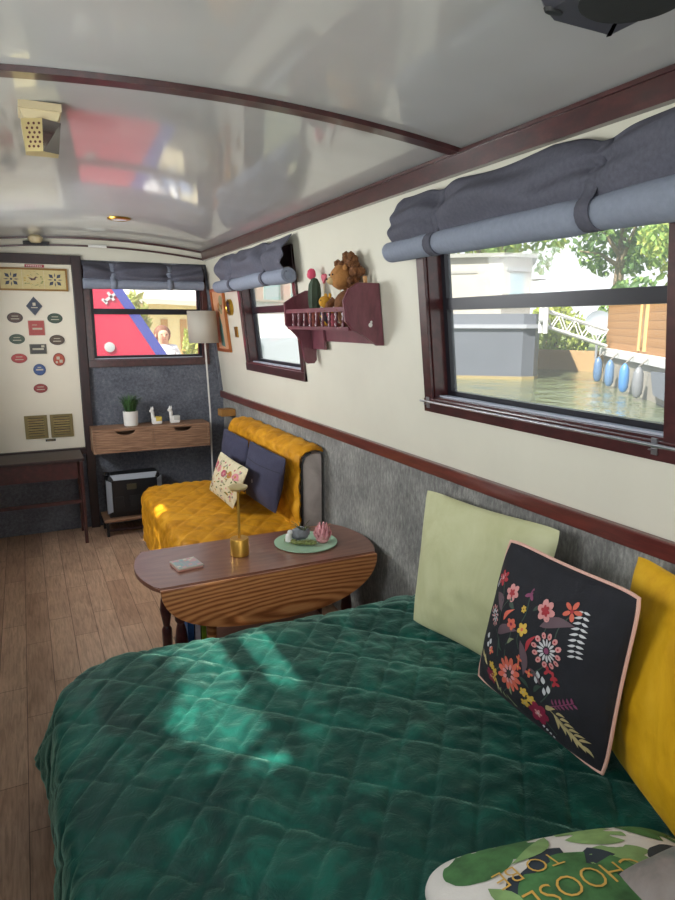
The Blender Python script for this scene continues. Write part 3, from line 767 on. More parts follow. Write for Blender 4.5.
# ------------------------------------------------------------------ picture, brass clock, switch plate
t = thing('framed_picture', 'copper framed abstract picture on side wall near the floor lamp', 'picture', W(4.6, 0.002, 1.26))
bm = B(); a, b, z0, z1, w = 4.44, 4.765, 1.265, 1.712, 0.022
for (p, q, c, d) in ((a, b, z0, z0 + w), (a, b, z1 - w, z1), (a, a + w, z0 + w, z1 - w), (b - w, b, z0 + w, z1 - w)): mbox(bm, W, p, q, 0.0015, 0.02, c, d, bev=0.002)
finish(bm, 'picture_frame', plain('copper_frame', '#a86638', 0.35, 0.5), t, smooth=False)
bm = B(); mbox(bm, W, a + w, b - w, 0.0015, 0.008, z0 + w, z1 - w, 0)
rr = random.Random(11)
for k in range(9):
    cy, cz = a + 0.16 + rr.uniform(-0.06, 0.06), 1.5 + rr.uniform(0.02, 0.13); R = rr.uniform(0.02, 0.05)
    prism(bm, [(cy + R * cos(j * pi / 5), cz + R * 0.7 * sin(j * pi / 5)) for j in range(10)], lambda p, q, h: W(p, h, q), 0.0078, 0.0084 + k * 0.00005, 1 + k % 3)
prism(bm, [(a + 0.13, 1.30), (a + 0.22, 1.31), (a + 0.225, 1.42), (a + 0.18, 1.52), (a + 0.14, 1.45)], lambda p, q, h: W(p, h, q), 0.0078, 0.0086, 4)
finish(bm, 'artwork', [plain('peach_paper', '#c99a76', 0.7, var=.1), plain('ochre_ink', '#a8743a', .7), plain('brown_ink', '#7d5a3a', .7), plain('sage_ink', '#8a8a68', .7), plain('teal_ink', '#4f7a74', .7)], t, smooth=False)
t = thing('round_clock', 'small round brass clock beside the framed picture', 'clock', W(4.33, 0.002, 1.52))
bm = B(); lathe(bm, W(4.33, 0.0015, 1.575), [(0.0, 0), (0.055, 0), (0.055, 0.018), (0.045, 0.024), (0.04, 0.018), (0, 0.018)], 24, ax=(-1, 0, -K)); finish(bm, 'case', M['brass'], t)
bm = B(); lathe(bm, W(4.33, 0.0205, 1.575), [(0.0, 0), (0.036, 0), (0.036, 0.002), (0, 0.002)], 24, ax=(-1, 0, -K)); finish(bm, 'dial', M['black_metal'], t)
bm = B(); mbox(bm, W, 4.24, 4.30, 0.0015, 0.009, 1.375, 1.445, bev=0.002)
tag(finish(bm, 'brass_plate', M['brass'], smooth=False), 'small square brass plate below the round clock', 'switch plate')
bm = B(); box(bm, 1.255, 1.362, 4.52, 4.62, 0.800, 0.850, bev=0.004)
tag(finish(bm, 'wooden_block', plain('pale_pine_block', '#a07238', 0.55, var=.15), smooth=False), 'pale pine block fixed to side wall behind the sofa', 'bracket')

# ------------------------------------------------------------------ floor lamp
t = thing('floor_lamp', 'slim floor lamp with white drum shade beside the desk', 'lamp', (1.212, 4.66, 0))
bm = B(); lathe(bm, (1.225, 4.70, 0.0005), [(0, 0), (0.095, 0), (0.095, 0.014), (0.02, 0.02), (0, 0.02)], 28); finish(bm, 'base', M['white_matte'], t)
bm = B(); tube(bm, [(1.220, 4.70, 0.018), (1.215, 4.68, 0.8), (1.185, 4.66, 1.48)], 0.006, 10); finish(bm, 'pole', M['white_matte'], t)
bm = B(); n = 40
r0, r1 = [], []
for k in range(n):
    a = 2 * pi * k / n
    r0.append(bm.verts.new((1.183 + 0.107 * cos(a), 4.66 + 0.107 * sin(a), 1.330))); r1.append(bm.verts.new((1.172 + 0.102 * cos(a), 4.66 + 0.102 * sin(a), 1.555)))
for k in range(n): bm.faces.new((r0[k], r0[(k + 1) % n], r1[(k + 1) % n], r1[k]))
o = finish(bm, 'lamp_shade', M['shade'], t); solidify(o, 0.002, -1)
bm = B(); lathe(bm, (1.180, 4.66, 1.40), [(0, 0), (0.012, 0), (0.012, 0.03), (0.028, 0.06), (0.028, 0.085), (0, 0.11)], 16); finish(bm, 'bulb', M['white'], t)

# ------------------------------------------------------------------ wall desk with two drawers
t = thing('wall_desk', 'wood veneer wall desk with two handle-less drawers', 'desk', (0.78, 4.72, 0.58))
bm = B(); x0, x1, y0, y1 = 0.405, 1.185, 4.60, YB - 0.042
x0 = 0.374
box(bm, x0, x1, y0, y1, 0.735, 0.752); box(bm, x0, x1, y0, y1, 0.583, 0.598)
box(bm, x0, x0 + 0.014, y0, y1, 0.598, 0.735); box(bm, x1 - 0.014, x1, y0, y1, 0.598, 0.735); box(bm, x0 + 0.014, x1 - 0.014, y1 - 0.01, y1, 0.598, 0.735)
mid = (x0 + x1) / 2; box(bm, mid - 0.005, mid + 0.005, y0 + 0.004, y1 - 0.01, 0.598, 0.735)
finish(bm, 'desk_body', M['desk_wood'], t, smooth=False)
for a, b in ((x0 + 0.016, mid - 0.007), (mid + 0.007, x1 - 0.016)):
    bm = B(); c = (a + b) / 2 + 0.01
    pts = [(a, 0.600), (b, 0.600), (b, 0.733), (c + 0.065, 0.733)] + [(c + 0.065 * cos(pi * j / 12), 0.733 - 0.030 * sin(pi * j / 12)) for j in range(1, 12)] + [(c - 0.065, 0.733), (a, 0.733)]
    prism(bm, pts, lambda p, q, h: V((p, h, q)), y0 + 0.003, y0 + 0.016)
    finish(bm, 'drawer', M['desk_wood'], t, smooth=False)

# plant
t = thing('potted_grass', 'green grass plant in a white pot on the wall desk', 'plant', (0.645, 4.70, 0.7525))
c = V((0.645, 4.70, 0.7525))
bm = B(); lathe(bm, c, [(0, 0), (0.042, 0), (0.048, 0.004), (0.052, 0.105), (0.046, 0.105), (0.044, 0.09), (0, 0.09)], 28); finish(bm, 'pot', M['white'], t)
bm = B(); rr = random.Random(4)
for k in range(260):
    an = rr.uniform(0, 2 * pi); R = rr.uniform(0, 0.034); lean = rr.uniform(0.01, 0.10); h = rr.uniform(0.09, 0.165)
    p = c + V((R * cos(an), R * sin(an), 0.088)); a2 = an + rr.uniform(-.5, .5); d = V((cos(a2), sin(a2), 0)); sd = V((-sin(a2), cos(a2), 0)) * 0.002
    q = p + d * lean * 0.35 + V((0, 0, h * 0.6)); e = p + d * lean + V((0, 0, h * (1 - lean * 2.5)))
    v = [bm.verts.new(x) for x in (p - sd, p + sd, q + sd, q - sd, e)]
    bm.faces.new(v[:4]); bm.faces.new((v[3], v[2], v[4]))
finish(bm, 'leaves', M['leaf'], t)

# llama figurines
def llama(x, y, z, m2, label):
    t = thing('llama_figurine', label, 'figurine', (x, y, z), 'llama figurines on the desk')
    bm = B()
    box(bm, x - 0.036, x + 0.036, y - 0.022, y + 0.022, z, z + 0.052, bev=0.012)
    tube(bm, [(x - 0.026, y, z + 0.04), (x - 0.028, y, z + 0.085), (x - 0.033, y, z + 0.098)], [0.014, 0.013, 0.012], 12)
    ball(bm, (x - 0.036, y - 0.003, z + 0.096), (0.015, 0.013, 0.013), 2)
    finish(bm, 'body', M['white'], t)
    for s in (-1, 1):
        bm = B(); lathe(bm, (x - 0.029 + s * 0.006, y + 0.0, z + 0.105), [(0.005, 0), (0.005, 0.012), (0, 0.026)], 8); finish(bm, 'ear', M['white'], t)
    bm = B(); box(bm, x - 0.010, x + 0.034, y - 0.0235, y + 0.0235, z + 0.022, z + 0.054, bev=0.004); finish(bm, 'saddle_blanket', m2, t)
llama(0.825, 4.70, 0.7525, plain('yellow_glaze', '#cbb04c', 0.4), 'white llama figurine with a yellow saddle on the desk')
llama(0.955, 4.70, 0.7525, plain('grey_glaze', '#b9b9b4', 0.4), 'white llama figurine with a pale grey saddle on the desk')

# ------------------------------------------------------------------ low stand and the appliance below the desk
t = thing('low_stand', 'low dark stand on floor beneath the wall desk', 'stand', (0.62, 4.62, 0))
x0, x1, y0, y1 = 0.405, 0.86, 4.53, 4.78
bm = B(); box(bm, x0, x1, y0, y1, 0.105, 0.123, bev=0.003); finish(bm, 'stand_top', M['desk_wood'], t, smooth=False)
for x in (x0 + 0.012, x1 - 0.03):
    for y in (y0 + 0.012, y1 - 0.03):
        bm = B(); box(bm, x, x + 0.018, y, y + 0.018, 0.0005, 0.1045); finish(bm, 'leg', M['black_metal'], t, smooth=False)
bm = B(); box(bm, x0 + 0.031, x1 - 0.031, y0 + 0.014, y0 + 0.028, 0.035, 0.05); finish(bm, 'lower_rail', M['mahogany_dark'], t, smooth=False)
t = thing('portable_appliance', 'black and silver boxy appliance with chamfered frame under the desk', 'appliance', (0.62, 4.62, 0.1235))
x0, x1, y0, y1, z0, z1 = 0.435, 0.815, 4.56, 4.76, 0.1235, 0.43
bm = B(); box(bm, x0 + 0.012, x1 - 0.012, y0 + 0.02, y1, z0, z1 - 0.01, bev=0.01); finish(bm, 'body', M['black_plastic'], t)
def bez(i0, i1, j0, j1):   # chamfered silver bar between outer and inner rectangles
    pass
o_ = [(x0, z0 + 0.002), (x1, z0 + 0.002), (x1, z1), (x0, z1)]; d_ = 0.034
i_ = [(x0 + d_, z0 + 0.002 + d_), (x1 - d_, z0 + 0.002 + d_), (x1 - d_, z1 - d_), (x0 + d_, z1 - d_)]
c_ = 0.03
def bar(a, b, ia, ib, m, nm):
    bm = B(); P = []
    for (p, q), y in ((a, y0 + 0.022), (b, y0 + 0.022), (ib, y0 - 0.004), (ia, y0 - 0.004)): P.append((p, y, q))
    lo = [bm.verts.new(p) for p in P]; hi = [bm.verts.new((p[0], y0 + 0.03, p[2])) for p in P]
    bm.faces.new(lo); bm.faces.new(hi[::-1])
    for k in range(4): bm.faces.new((lo[k], lo[(k + 1) % 4], hi[(k + 1) % 4], hi[k]))
    finish(bm, nm, m, t, smooth=False)
bar((x0 + c_, z1), (x1 - c_, z1), (x0 + c_ + 0.02, z1 - d_), (x1 - c_ - 0.02, z1 - d_), M['silver_plastic'], 'silver_bar')
bar((x0, z0 + c_), (x0, z1 - c_), (x0 + d_, z0 + c_ + 0.02), (x0 + d_, z1 - c_ - 0.02), M['silver_plastic'], 'silver_bar')
bar((x1, z0 + c_), (x1, z1 - c_), (x1 - d_, z0 + c_ + 0.02), (x1 - d_, z1 - c_ - 0.02), M['silver_plastic'], 'silver_bar')
bm = B(); box(bm, x0 + d_ + 0.002, x1 - d_ - 0.002, y0 - 0.003, y0 + 0.02, z0 + 0.04, z1 - d_ - 0.002, bev=0.003); finish(bm, 'front_panel', M['black_metal'], t, smooth=False)
bm = B(); box(bm, x0 + 0.135, x0 + 0.20, y0 - 0.005, y0 - 0.003, z0 + 0.20, z0 + 0.24); finish(bm, 'display', plain('dim_display', '#4a4636', .3), t, smooth=False)
for a, b in ((x0 + 0.05, x0 + 0.11), (x0 + 0.15, x1 - 0.06)):
    bm = B(); box(bm, a, b, y0 - 0.006, y0 - 0.003, z0 + 0.075, z0 + 0.155, bev=0.002); finish(bm, 'socket_panel', M['black_plastic'], t, smooth=False)
bm = B(); lathe(bm, (x0 - 0.002, y0 + 0.05, z1 - 0.002), [(0, 0), (0.014, 0), (0.014, 0.022), (0, 0.024)], 14); lathe(bm, (x0 + 0.032, y0 + 0.07, z1 - 0.008), [(0, 0), (0.012, 0), (0.012, 0.02), (0, 0.022)], 14)
finish(bm, 'knob', M['black_plastic'], t)

# ------------------------------------------------------------------ dark wooden side table under the door
t = thing('console_table', 'dark mahogany table with slim legs below the white door', 'table', (-0.05, 4.6, 0))
x0, x1, y0, y1 = -0.40, 0.30, 4.47, 4.805
bm = B(); box(bm, x0, x1, y0, y1, 0.572, 0.590, bev=0.003); finish(bm, 'table_top', M['mahogany_dark'], t, smooth=False)
bm = B(); box(bm, x0 + 0.02, x1 - 0.045, y0 + 0.015, y0 + 0.035, 0.455, 0.571)
finish(bm, 'apron', M['mahogany'], t, smooth=False)
for x in (x0 + 0.01, x1 - 0.032):
    for y in (y0 + 0.004, y1 - 0.04):
        bm = B(); box(bm, x, x + 0.022, y, y + 0.03, 0.0005, 0.5715, bev=0.003); finish(bm, 'leg', M['mahogany'], t, smooth=False)
bm = B(); box(bm, x0 + 0.033, x1 - 0.033, y0 + 0.012, y0 + 0.026, 0.285, 0.308); finish(bm, 'stretcher', M['mahogany'], t, smooth=False)

# ------------------------------------------------------------------ sofa, its quilted cover
t = thing('sofa', 'grey fabric sofa against the side wall under mustard cover', 'sofa', (0.95, 3.55, 0))
bm = B(); box(bm, 0.665, 1.20, 2.955, 4.12, 0.07, 0.392, bev=0.02); finish(bm, 'seat', M['grey_velvet'], t)
bm = B(); mbox(bm, lambda a, b, c: V((a + 0.0 * c, b, c)), 1.228, 1.352, 2.955, 4.15, 0.06, 0.815, bev=0.035); finish(bm, 'backrest', M['grey_velvet'], t)
bm = B(); tube(bm, [(1.230, 2.953, 0.10), (1.230, 2.953, 0.76), (1.245, 2.953, 0.80), (1.28, 2.953, 0.818)], 0.006, 8); finish(bm, 'piping', M['black_metal'], t)
for x in (0.68, 1.28):
    for y in (3.0, 4.08):
        bm = B(); lathe(bm, (x, y, 0.0005), [(0.016, 0), (0.024, 0.0595)], 14); finish(bm, 'leg', M['mahogany_dark'], t)

def quilt(a, b, s1, s2, n1, n2, amp, w):
    """quilted height at (a, b): puffs between two families of stitch lines with unit normals n1, n2."""
    d1 = (a * n1[0] + b * n1[1]) / s1; d2 = (a * n2[0] + b * n2[1]) / s2
    e1 = abs(d1 - floor(d1 + 0.5)) * s1; e2 = abs(d2 - floor(d2 + 0.5)) * s2
    return amp * (1 - exp(-(e1 / w) ** 1.3)) * (1 - exp(-(e2 / w) ** 1.3))
# profile of the cover across the sofa (x, z)
prof = [(0.602, 0.10), (0.600, 0.30), (0.603, 0.375), (0.618, 0.408), (0.650, 0.420), (0.90, 0.424), (1.165, 0.416), (1.200, 0.424), (1.207, 0.46), (1.206, 0.76), (1.216, 0.810), (1.250, 0.836), (1.300, 0.840), (1.348, 0.832)]
plen = [0]
for a, b in zip(prof, prof[1:]): plen.append(plen[-1] + math.hypot(b[0] - a[0], b[1] - a[1]))
def prof_at(s):
    s = max(0, min(plen[-1] - 1e-6, s))
    for i in range(len(prof) - 1):
        if s <= plen[i + 1]:
            k = (s - plen[i]) / (plen[i + 1] - plen[i]); a, b = prof[i], prof[i + 1]
            return V((a[0] + (b[0] - a[0]) * k, 0, a[1] + (b[1] - a[1]) * k)), V((-(b[1] - a[1]), 0, b[0] - a[0])).normalized()
def cover(u, v):
    s = u * plen[-1]; y = 2.945 + 1.215 * v
    p, n = prof_at(s)
    q = quilt(s, y, 0.105, 0.105, (0.80, 0.60), (0.80, -0.60), 0.008, 0.011)
    wr = 0.004 * noise.noise(V((s * 9, y * 9, 1)))
    e = 0.0
    if v < 0.03: e = -0.012 * (1 - v / 0.03)
    p = p + n * (q + wr + e); p.y = y + 0.006 * noise.noise(V((s * 4, 2, 0)))
    r = max(0, 1 - (y - 2.945) / 0.09) if s < plen[4] else 0    # rounded near corner
    p.x += 0.035 * r * r
    r2 = max(0, 1 - (4.16 - y) / 0.09) if s < plen[4] else 0
    p.x += 0.035 * r2 * r2
    return p
bm = B(); sheet(bm, cover, 150, 130)
o = finish(bm, 'sofa_cover', M['mustard'], angle=80); solidify(o, 0.006, 0)
tag(o, 'mustard yellow quilted velvet cover draped over the sofa', 'sofa cover')

# ------------------------------------------------------------------ cushions
class Pillow:
    def __init__(s, bl, br, tr, tl, T, pinch=0.07, seed=0, power=0.55, wr=0.006, rnd=0.035):
        s.rnd = rnd
        s.c = [V(bl), V(br), V(tr), V(tl)]; s.T = T; s.p = pinch; s.seed = seed; s.pw = power; s.wr = wr
        s.n = (s.c[1] - s.c[0]).cross(s.c[3] - s.c[0]).normalized()
    def base(s, u, v):
        b, r, t, l = s.c
        uu = 0.5 + (u - 0.5) * (1 - s.p * sin(pi * v) - s.rnd * abs(2 * v - 1) ** 7); vv = 0.5 + (v - 0.5) * (1 - s.p * sin(pi * u) - s.rnd * abs(2 * u - 1) ** 7)
        return b * (1 - uu) * (1 - vv) + r * uu * (1 - vv) + t * uu * vv + l * (1 - uu) * vv
    def pt(s, u, v, sd=1, off=0.0):
        u = min(1, max(0, u)); v = min(1, max(0, v))
        h = s.T / 2 * (max(0, sin(pi * u) * sin(pi * v))) ** s.pw
        edge = min(u, v, 1 - u, 1 - v)
        w = s.wr * noise.noise(V((u * 4 + s.seed, v * 4, s.seed + sd))) * min(1, edge * 8)
        w += 0.5 * s.wr * noise.noise(V((u * 11 + s.seed, v * 11, s.seed + sd))) * min(1, edge * 8)
        return s.base(u, v) + s.n * (sd * (h + off) + w)
    def mesh(s, bm, n=34, mi=0, back=0):
        g = {}
        for sd in (1, -1):
            for i in range(n + 1):
                for j in range(n + 1):
                    e = i in (0, n) or j in (0, n)
                    if sd == -1 and e: g[(sd, i, j)] = g[(1, i, j)]; continue
                    uu = 0.5 - 0.5 * cos(pi * i / n); vv = 0.5 - 0.5 * cos(pi * j / n)
                    uu = 0.5 * uu + 0.5 * i / n; vv = 0.5 * vv + 0.5 * j / n
                    g[(sd, i, j)] = bm.verts.new(s.pt(uu, vv, sd))
            for i in range(n):
                for j in range(n):
                    q = [g[(sd, i, j)], g[(sd, i + 1, j)], g[(sd, i + 1, j + 1)], g[(sd, i, j + 1)]]
                    f = bm.faces.new(q if sd == 1 else q[::-1]); f.material_index = mi if sd == 1 else back
    def decal(s, bm, pts, mi=0, off=0.0012, fine=0.05, sd=1):
        """a filled 2-D (u, v) outline laid on the cushion's face"""
        tb = B()
        vs = [tb.verts.new((a, b, 0)) for a, b in pts]
        try: tb.faces.new(vs)
        except ValueError: tb.free(); return
        bmesh.ops.triangulate(tb, faces=tb.faces[:])
        for _ in range(4):
            es = [e for e in tb.edges if e.calc_length() > fine]
            if not es: break
            bmesh.ops.subdivide_edges(tb, edges=es, cuts=1); bmesh.ops.triangulate(tb, faces=[f for f in tb.faces if len(f.verts) > 3])
        mp = {v: bm.verts.new(s.pt(v.co.x, v.co.y, sd, off)) for v in tb.verts}
        for f in tb.faces:
            q = bm.faces.new([mp[v] for v in f.verts]); q.material_index = mi
        tb.free()

def oval(cx, cy, a, b, rot=0, n=12):
    return [(cx + a * cos(2 * pi * k / n) * cos(rot) - b * sin(2 * pi * k / n) * sin(rot), cy + a * cos(2 * pi * k / n) * sin(rot) + b * sin(2 * pi * k / n) * cos(rot)) for k in range(n)]
def leafp(cx, cy, L, w, rot, bend=0.0, n=7):
    up, dn = [], []
    for k in range(n + 1):
        t = k / n; x = L * t; yy = bend * L * sin(pi * t); h = w * sin(pi * t ** 0.8)
        up.append((x, yy + h)); dn.append((x, yy - h))
    pts = up + dn[-2:0:-1]
    return [(cx + x * cos(rot) - y * sin(rot), cy + x * sin(rot) + y * cos(rot)) for x, y in pts]
def stroke(pts, w):
    up, dn = [], []
    for i, p in enumerate(pts):
        a = pts[max(0, i - 1)]; b = pts[min(len(pts) - 1, i + 1)]
        dx, dy = b[0] - a[0], b[1] - a[1]; l = math.hypot(dx, dy) or 1
        up.append((p[0] - dy / l * w, p[1] + dx / l * w)); dn.append((p[0] + dy / l * w, p[1] - dx / l * w))
    return up + dn[::-1]

def cushion(name, label, p, mat, group, back=None):
    t = thing(name, label, 'cushion', tuple((p.c[0] + p.c[1]) / 2), group)
    bm = B(); p.mesh(bm); finish(bm, 'cushion_cover', [mat] + ([back] if back else []), t, angle=70); return t
def piping(t, p, r, mat, skip=None):
    pts = [p.pt(k / 20, 0) for k in range(20)] + [p.pt(1, k / 20) for k in range(20)] + [p.pt(1 - k / 20, 1) for k in range(20)] + [p.pt(0, 1 - k / 20) for k in range(20)]
    bm = B(); tube(bm, pts, r, 8, closed=True); finish(bm, 'piping', mat, t)

# corner order: bottom-left, bottom-right, top-right, top-left as seen from the room
GS = 'cushions on the sofa'; GB = 'cushions on the bed'
pn = Pillow((1.105, 3.52, 0.480), (1.12, 3.05, 0.482), (1.145, 2.95, 0.80), (1.145, 3.54, 0.80), 0.13, 0.03, 2)
t = cushion('sofa_cushion', 'navy cushion with a single button on sofa, in front of the other navy one', pn, M['navy'], GS)
bm = B(); lathe(bm, pn.pt(0.5, 0.42, 1, -0.004), [(0, 0), (0.011, 0.001), (0.012, 0.004), (0, 0.007)], 14, ax=pn.n); finish(bm, 'button', plain('grey_button', '#8c8c96', .4), t)
bm = B(); pn.decal(bm, stroke([(0.02 + 0.06 * k, 0.74) for k in range(17)], 0.006), 0, 0.001); finish(bm, 'seam', plain('dark_navy_thread', '#20202e', .9), t)
pf = Pillow((1.12, 4.05, 0.468), (1.12, 3.57, 0.468), (1.145, 3.56, 0.795), (1.145, 4.08, 0.795), 0.12, 0.03, 6)
cushion('sofa_cushion', 'plain navy cushion at the back end of the sofa', pf, M['navy'], GS)
pl = Pillow((0.955, 3.785, 0.462), (0.963, 3.303, 0.462), (1.015, 3.16, 0.715), (1.015, 3.708, 0.715), 0.085, 0.05, 9)
t = cushion('floral_cushion', 'small ivory floral cushion in front of the navy ones', pl, M['ivory_cotton'], GS)
bm = B(); rr = random.Random(21)
fl_m = [plain('print_rose', '#a8475c', .8), plain('print_pink', '#c98088', .8), plain('print_ochre', '#a87a2c', .8), plain('print_green', '#5c6a3c', .8), plain('print_grey', '#7d7a74', .8)]
for i, (u, v) in enumerate(((0.15, 0.72), (0.34, 0.70), (0.54, 0.66), (0.70, 0.70), (0.86, 0.72))):
    for k in range(5):
        a = 2 * pi * k / 5 + i; pl.decal(bm, oval(u + 0.035 * cos(a), v + 0.055 * sin(a), 0.036, 0.05, a, 9), (0, 1, 0, 2, 1)[i])
    pl.decal(bm, oval(u, v, 0.022, 0.035), (1, 2, 1, 0, 2)[i], 0.002)
for k in range(95):
    u, v = rr.uniform(0.06, 0.94), rr.uniform(0.06, 0.9)
    if rr.random() < 0.6: pl.decal(bm, leafp(u, v, rr.uniform(.06, .13), .016, rr.uniform(0, 6.3), .15), rr.choice((3, 3, 4, 2)))
    else: pl.decal(bm, oval(u, v, .018, .026), rr.choice((0, 1, 2, 4)))
finish(bm, 'flower_print_pattern', fl_m, t)

pg = Pillow((1.165, 1.795, 0.425), (1.245, 1.30, 0.43), (1.285, 1.235, 0.918), (1.285, 1.905, 0.878), 0.13, 0.05, 3, 0.5, 0.008)
cushion('bed_cushion', 'pale green velvet cushion leaning against the grey carpeted wall', pg, M['lime_velvet'], GB)
py = Pillow((1.225, 0.985, 0.435), (1.035, 0.53, 0.44), (1.145, 0.58, 0.955), (1.285, 1.0, 0.93), 0.13, 0.04, 5, 0.5, 0.01)
cushion('bed_cushion', 'bright yellow velvet cushion behind the black embroidered one', py, M['yellow_velvet'], GB)
pb = Pillow((1.118, 1.365, 0.452), (1.108, 0.890, 0.452), (1.112, 0.842, 0.914), (1.112, 1.250, 0.915), 0.16, 0.03, 8, 0.5, 0.012)
t = cushion('embroidered_cushion', 'black cushion embroidered with colourful flowers and pink piping', pb, M['black_cotton'], GB)
piping(t, pb, 0.0045, M['piping'])

# embroidery: every flower stitched on the cushion's face
EM = [plain('thread_red', '#a02a34', .7), plain('thread_coral', '#c9604c', .7), plain('thread_pink', '#c98a88', .7), plain('thread_white', '#c3c3c6', .7), plain('thread_yellow', '#c9a540', .7),
      plain('thread_mauve', '#5c4850', .7), plain('thread_crimson', '#7d1436', .7), plain('thread_sage', '#7d8464', .7), plain('thread_dark_green', '#2d4036', .7), plain('thread_cream', '#b8a878', .7), plain('thread_purple', '#7d3a5c', .7), plain('thread_ink', '#1a2422', .7)]
RED, CORAL, PINK, WHITE, YEL, MAUVE, CRIM, SAGE, DGRN, CREAM, PURP, INK = range(12)
bm = B()
def Q(u, v): return 0.06 + 0.88 * u, 0.075 + 0.88 * v
def petals(u, v, n, R, a, b, mi, off=0.0012, ph=0):
    u, v = Q(u, v)
    for k in range(n):
        an = 2 * pi * k / n + ph; pb.decal(bm, oval(u + 1.2 * R * cos(an), v + 1.2 * R * sin(an), 1.2 * a, 1.2 * b, an, 9), mi, off)
def dot(u, v, r, mi, off=0.002): u, v = Q(u, v); pb.decal(bm, oval(u, v, r, r, 0, 10), mi, off)
def stem(u0, v0, u1, v1, bend=0.03, w=0.0035, mi=DGRN):
    a, b = Q(u0, v0), Q(u1, v1); pts = []
    for k in range(7):
        q = k / 6; pts.append((a[0] + (b[0] - a[0]) * q + bend * sin(pi * q), a[1] + (b[1] - a[1]) * q))
    pb.decal(bm, stroke(pts, w), mi, 0.0008)
def leaf(u, v, L, w, rot, mi, bend=0.12): u, v = Q(u, v); pb.decal(bm, leafp(u, v, 1.1 * L, 1.15 * w, rot, bend), mi, 0.001)
for st in ((.10, .82, .16, .62, .02), (.24, .78, .20, .55, -.02), (.38, .83, .40, .66, .02), (.57, .80, .60, .66, .02), (.74, .84, .70, .68, -.02), (.10, .55, .22, .30, .03), (.33, .60, .30, .44, .02), (.43, .62, .44, .48, -.02), (.66, .57, .56, .36, .04), (.38, .24, .34, .08, .02), (.73, .43, .66, .20, .03), (.54, .20, .52, .06, .01), (.64, .10, .78, .02, .0), (.30, .40, .24, .20, .02)): stem(*st)
petals(.073, .83, 6, .024, .016, .010, RED); dot(.073, .83, .010, PINK)
petals(.224, .785, 6, .026, .018, .015, PINK); petals(.224, .785, 5, .011, .010, .007, RED, .002)
petals(.384, .835, 3, .014, .018, .009, PURP, ph=1.5); petals(.385, .740, 6, .011, .008, .006, YEL)
petals(.566, .806, 6, .032, .021, .018, PINK); petals(.566, .806, 6, .014, .014, .009, RED, .002)
petals(.732, .862, 5, .028, .020, .011, CORAL); dot(.732, .862, .012, RED)
petals(.096, .56, 12, .046, .010, .006, PINK); petals(.096, .56, 10, .026, .012, .005, WHITE); dot(.096, .56, .011, PINK)
petals(.325, .61, 5, .018, .014, .012, CORAL); dot(.325, .61, .010, CRIM)
petals(.431, .62, 5, .019, .015, .012, YEL); dot(.431, .62, .010, CORAL)
petals(.66, .577, 12, .070, .016, .013, PINK); petals(.66, .577, 12, .070, .005, .005, RED, .0022); petals(.66, .577, 14, .038, .018, .006, WHITE); dot(.66, .577, .018, PURP)
petals(.378, .25, 12, .062, .030, .015, CORAL); petals(.378, .25, 8, .036, .016, .010, PINK, .002); dot(.378, .25, .024, INK)
petals(.172, .10, 6, .026, .022, .017, CRIM); dot(.172, .10, .012, PINK)
petals(.642, .10, 6, .034, .026, .021, CRIM); petals(.642, .10, 5, .013, .010, .007, PINK, .002); dot(.642, .10, .007, WHITE)
for (u, v) in ((.18, .20), (.225, .17), (.21, .11), (.53, .20), (.585, .17), (.545, .12)): petals(u, v, 5, .013, .012, .009, YEL); dot(u, v, .007, CREAM)
for (u, v) in ((.06, .36), (.10, .33), (.07, .29), (.12, .28), (.64, .37), (.68, .35), (.62, .32), (.70, .28), (.73, .31)): leaf(u, v, .042, .012, 1.2 + u, WHITE, 0)
for (u, v) in ((.69, .45), (.74, .43), (.76, .40)): petals(u, v, 3, .012, .014, .008, RED)
for (u, v) in ((.556, .36), (.14, .30), (.46, .36), (.46, .42)): petals(u, v, 4, .012, .012, .008, CORAL); dot(u, v, .006, YEL)
for (u, v, L, w, r, m) in ((.06, .72, .13, .028, -.5, MAUVE), (.56, .70, .19, .026, .35, MAUVE), (.18, .46, .20, .026, .55, MAUVE), (.44, .55, .19, .026, -1.25, MAUVE), (.55, .40, .10, .018, -.6, MAUVE), (.51, .50, .12, .012, 1.2, RED), (.24, .60, .10, .012, 1.0, CORAL), (.32, .46, .08, .010, .8, SAGE),
                           (.30, .70, .08, .010, 2.4, DGRN), (.46, .76, .07, .010, .6, DGRN), (.26, .36, .08, .012, 2.2, DGRN), (.60, .24, .09, .012, .9, DGRN), (.48, .30, .08, .012, -.6, DGRN), (.42, .10, .07, .009, 1.9, SAGE), (.30, .06, .07, .009, 2.4, CREAM), (.12, .16, .07, .010, 2.2, CREAM), (.08, .20, .06, .009, 2.6, CREAM), (.70, .17, .08, .014, .6, CREAM)): leaf(u, v, L, w, r, m)
for k in range(9):                                   # white fern
    q = k / 8; u, v = .80 + .055 * q, .88 - .25 * q
    leaf(u, v, .045 * (1 - .4 * abs(q - .4)), .006, -.1, WHITE, 0); leaf(u, v, .05 * (1 - .4 * abs(q - .4)), .006, 3.5, WHITE, 0)
for k in range(6): leaf(.03 + .010 * k, .74 + .02 * k, .03, .005, 2.2, WHITE, 0); 
stem(.74, .22, .90, .34, .0, .003, PURP)
for k in range(6): leaf(.77 + .025 * k, .25 + .016 * k, .035, .006, 1.8, PURP, 0); leaf(.77 + .025 * k, .25 + .016 * k, .03, .006, -.5, PURP, 0)
stem(.74, .19, .97, .05, .02, .003, CREAM)
for k in range(6): leaf(.76 + .034 * k, .18 - .022 * k, .085, .010, -1.2 + .12 * k, CREAM); leaf(.78 + .03 * k, .19 - .02 * k, .06, .008, .25, CREAM)
for k in range(5): leaf(.26 + .05 * k, .02 + .01 * (k % 2), .05, .008, 1.2 + .4 * k, SAGE)
for k in range(4): dot(.68 + .025 * k, .02 - .012 * k, .008, WHITE)
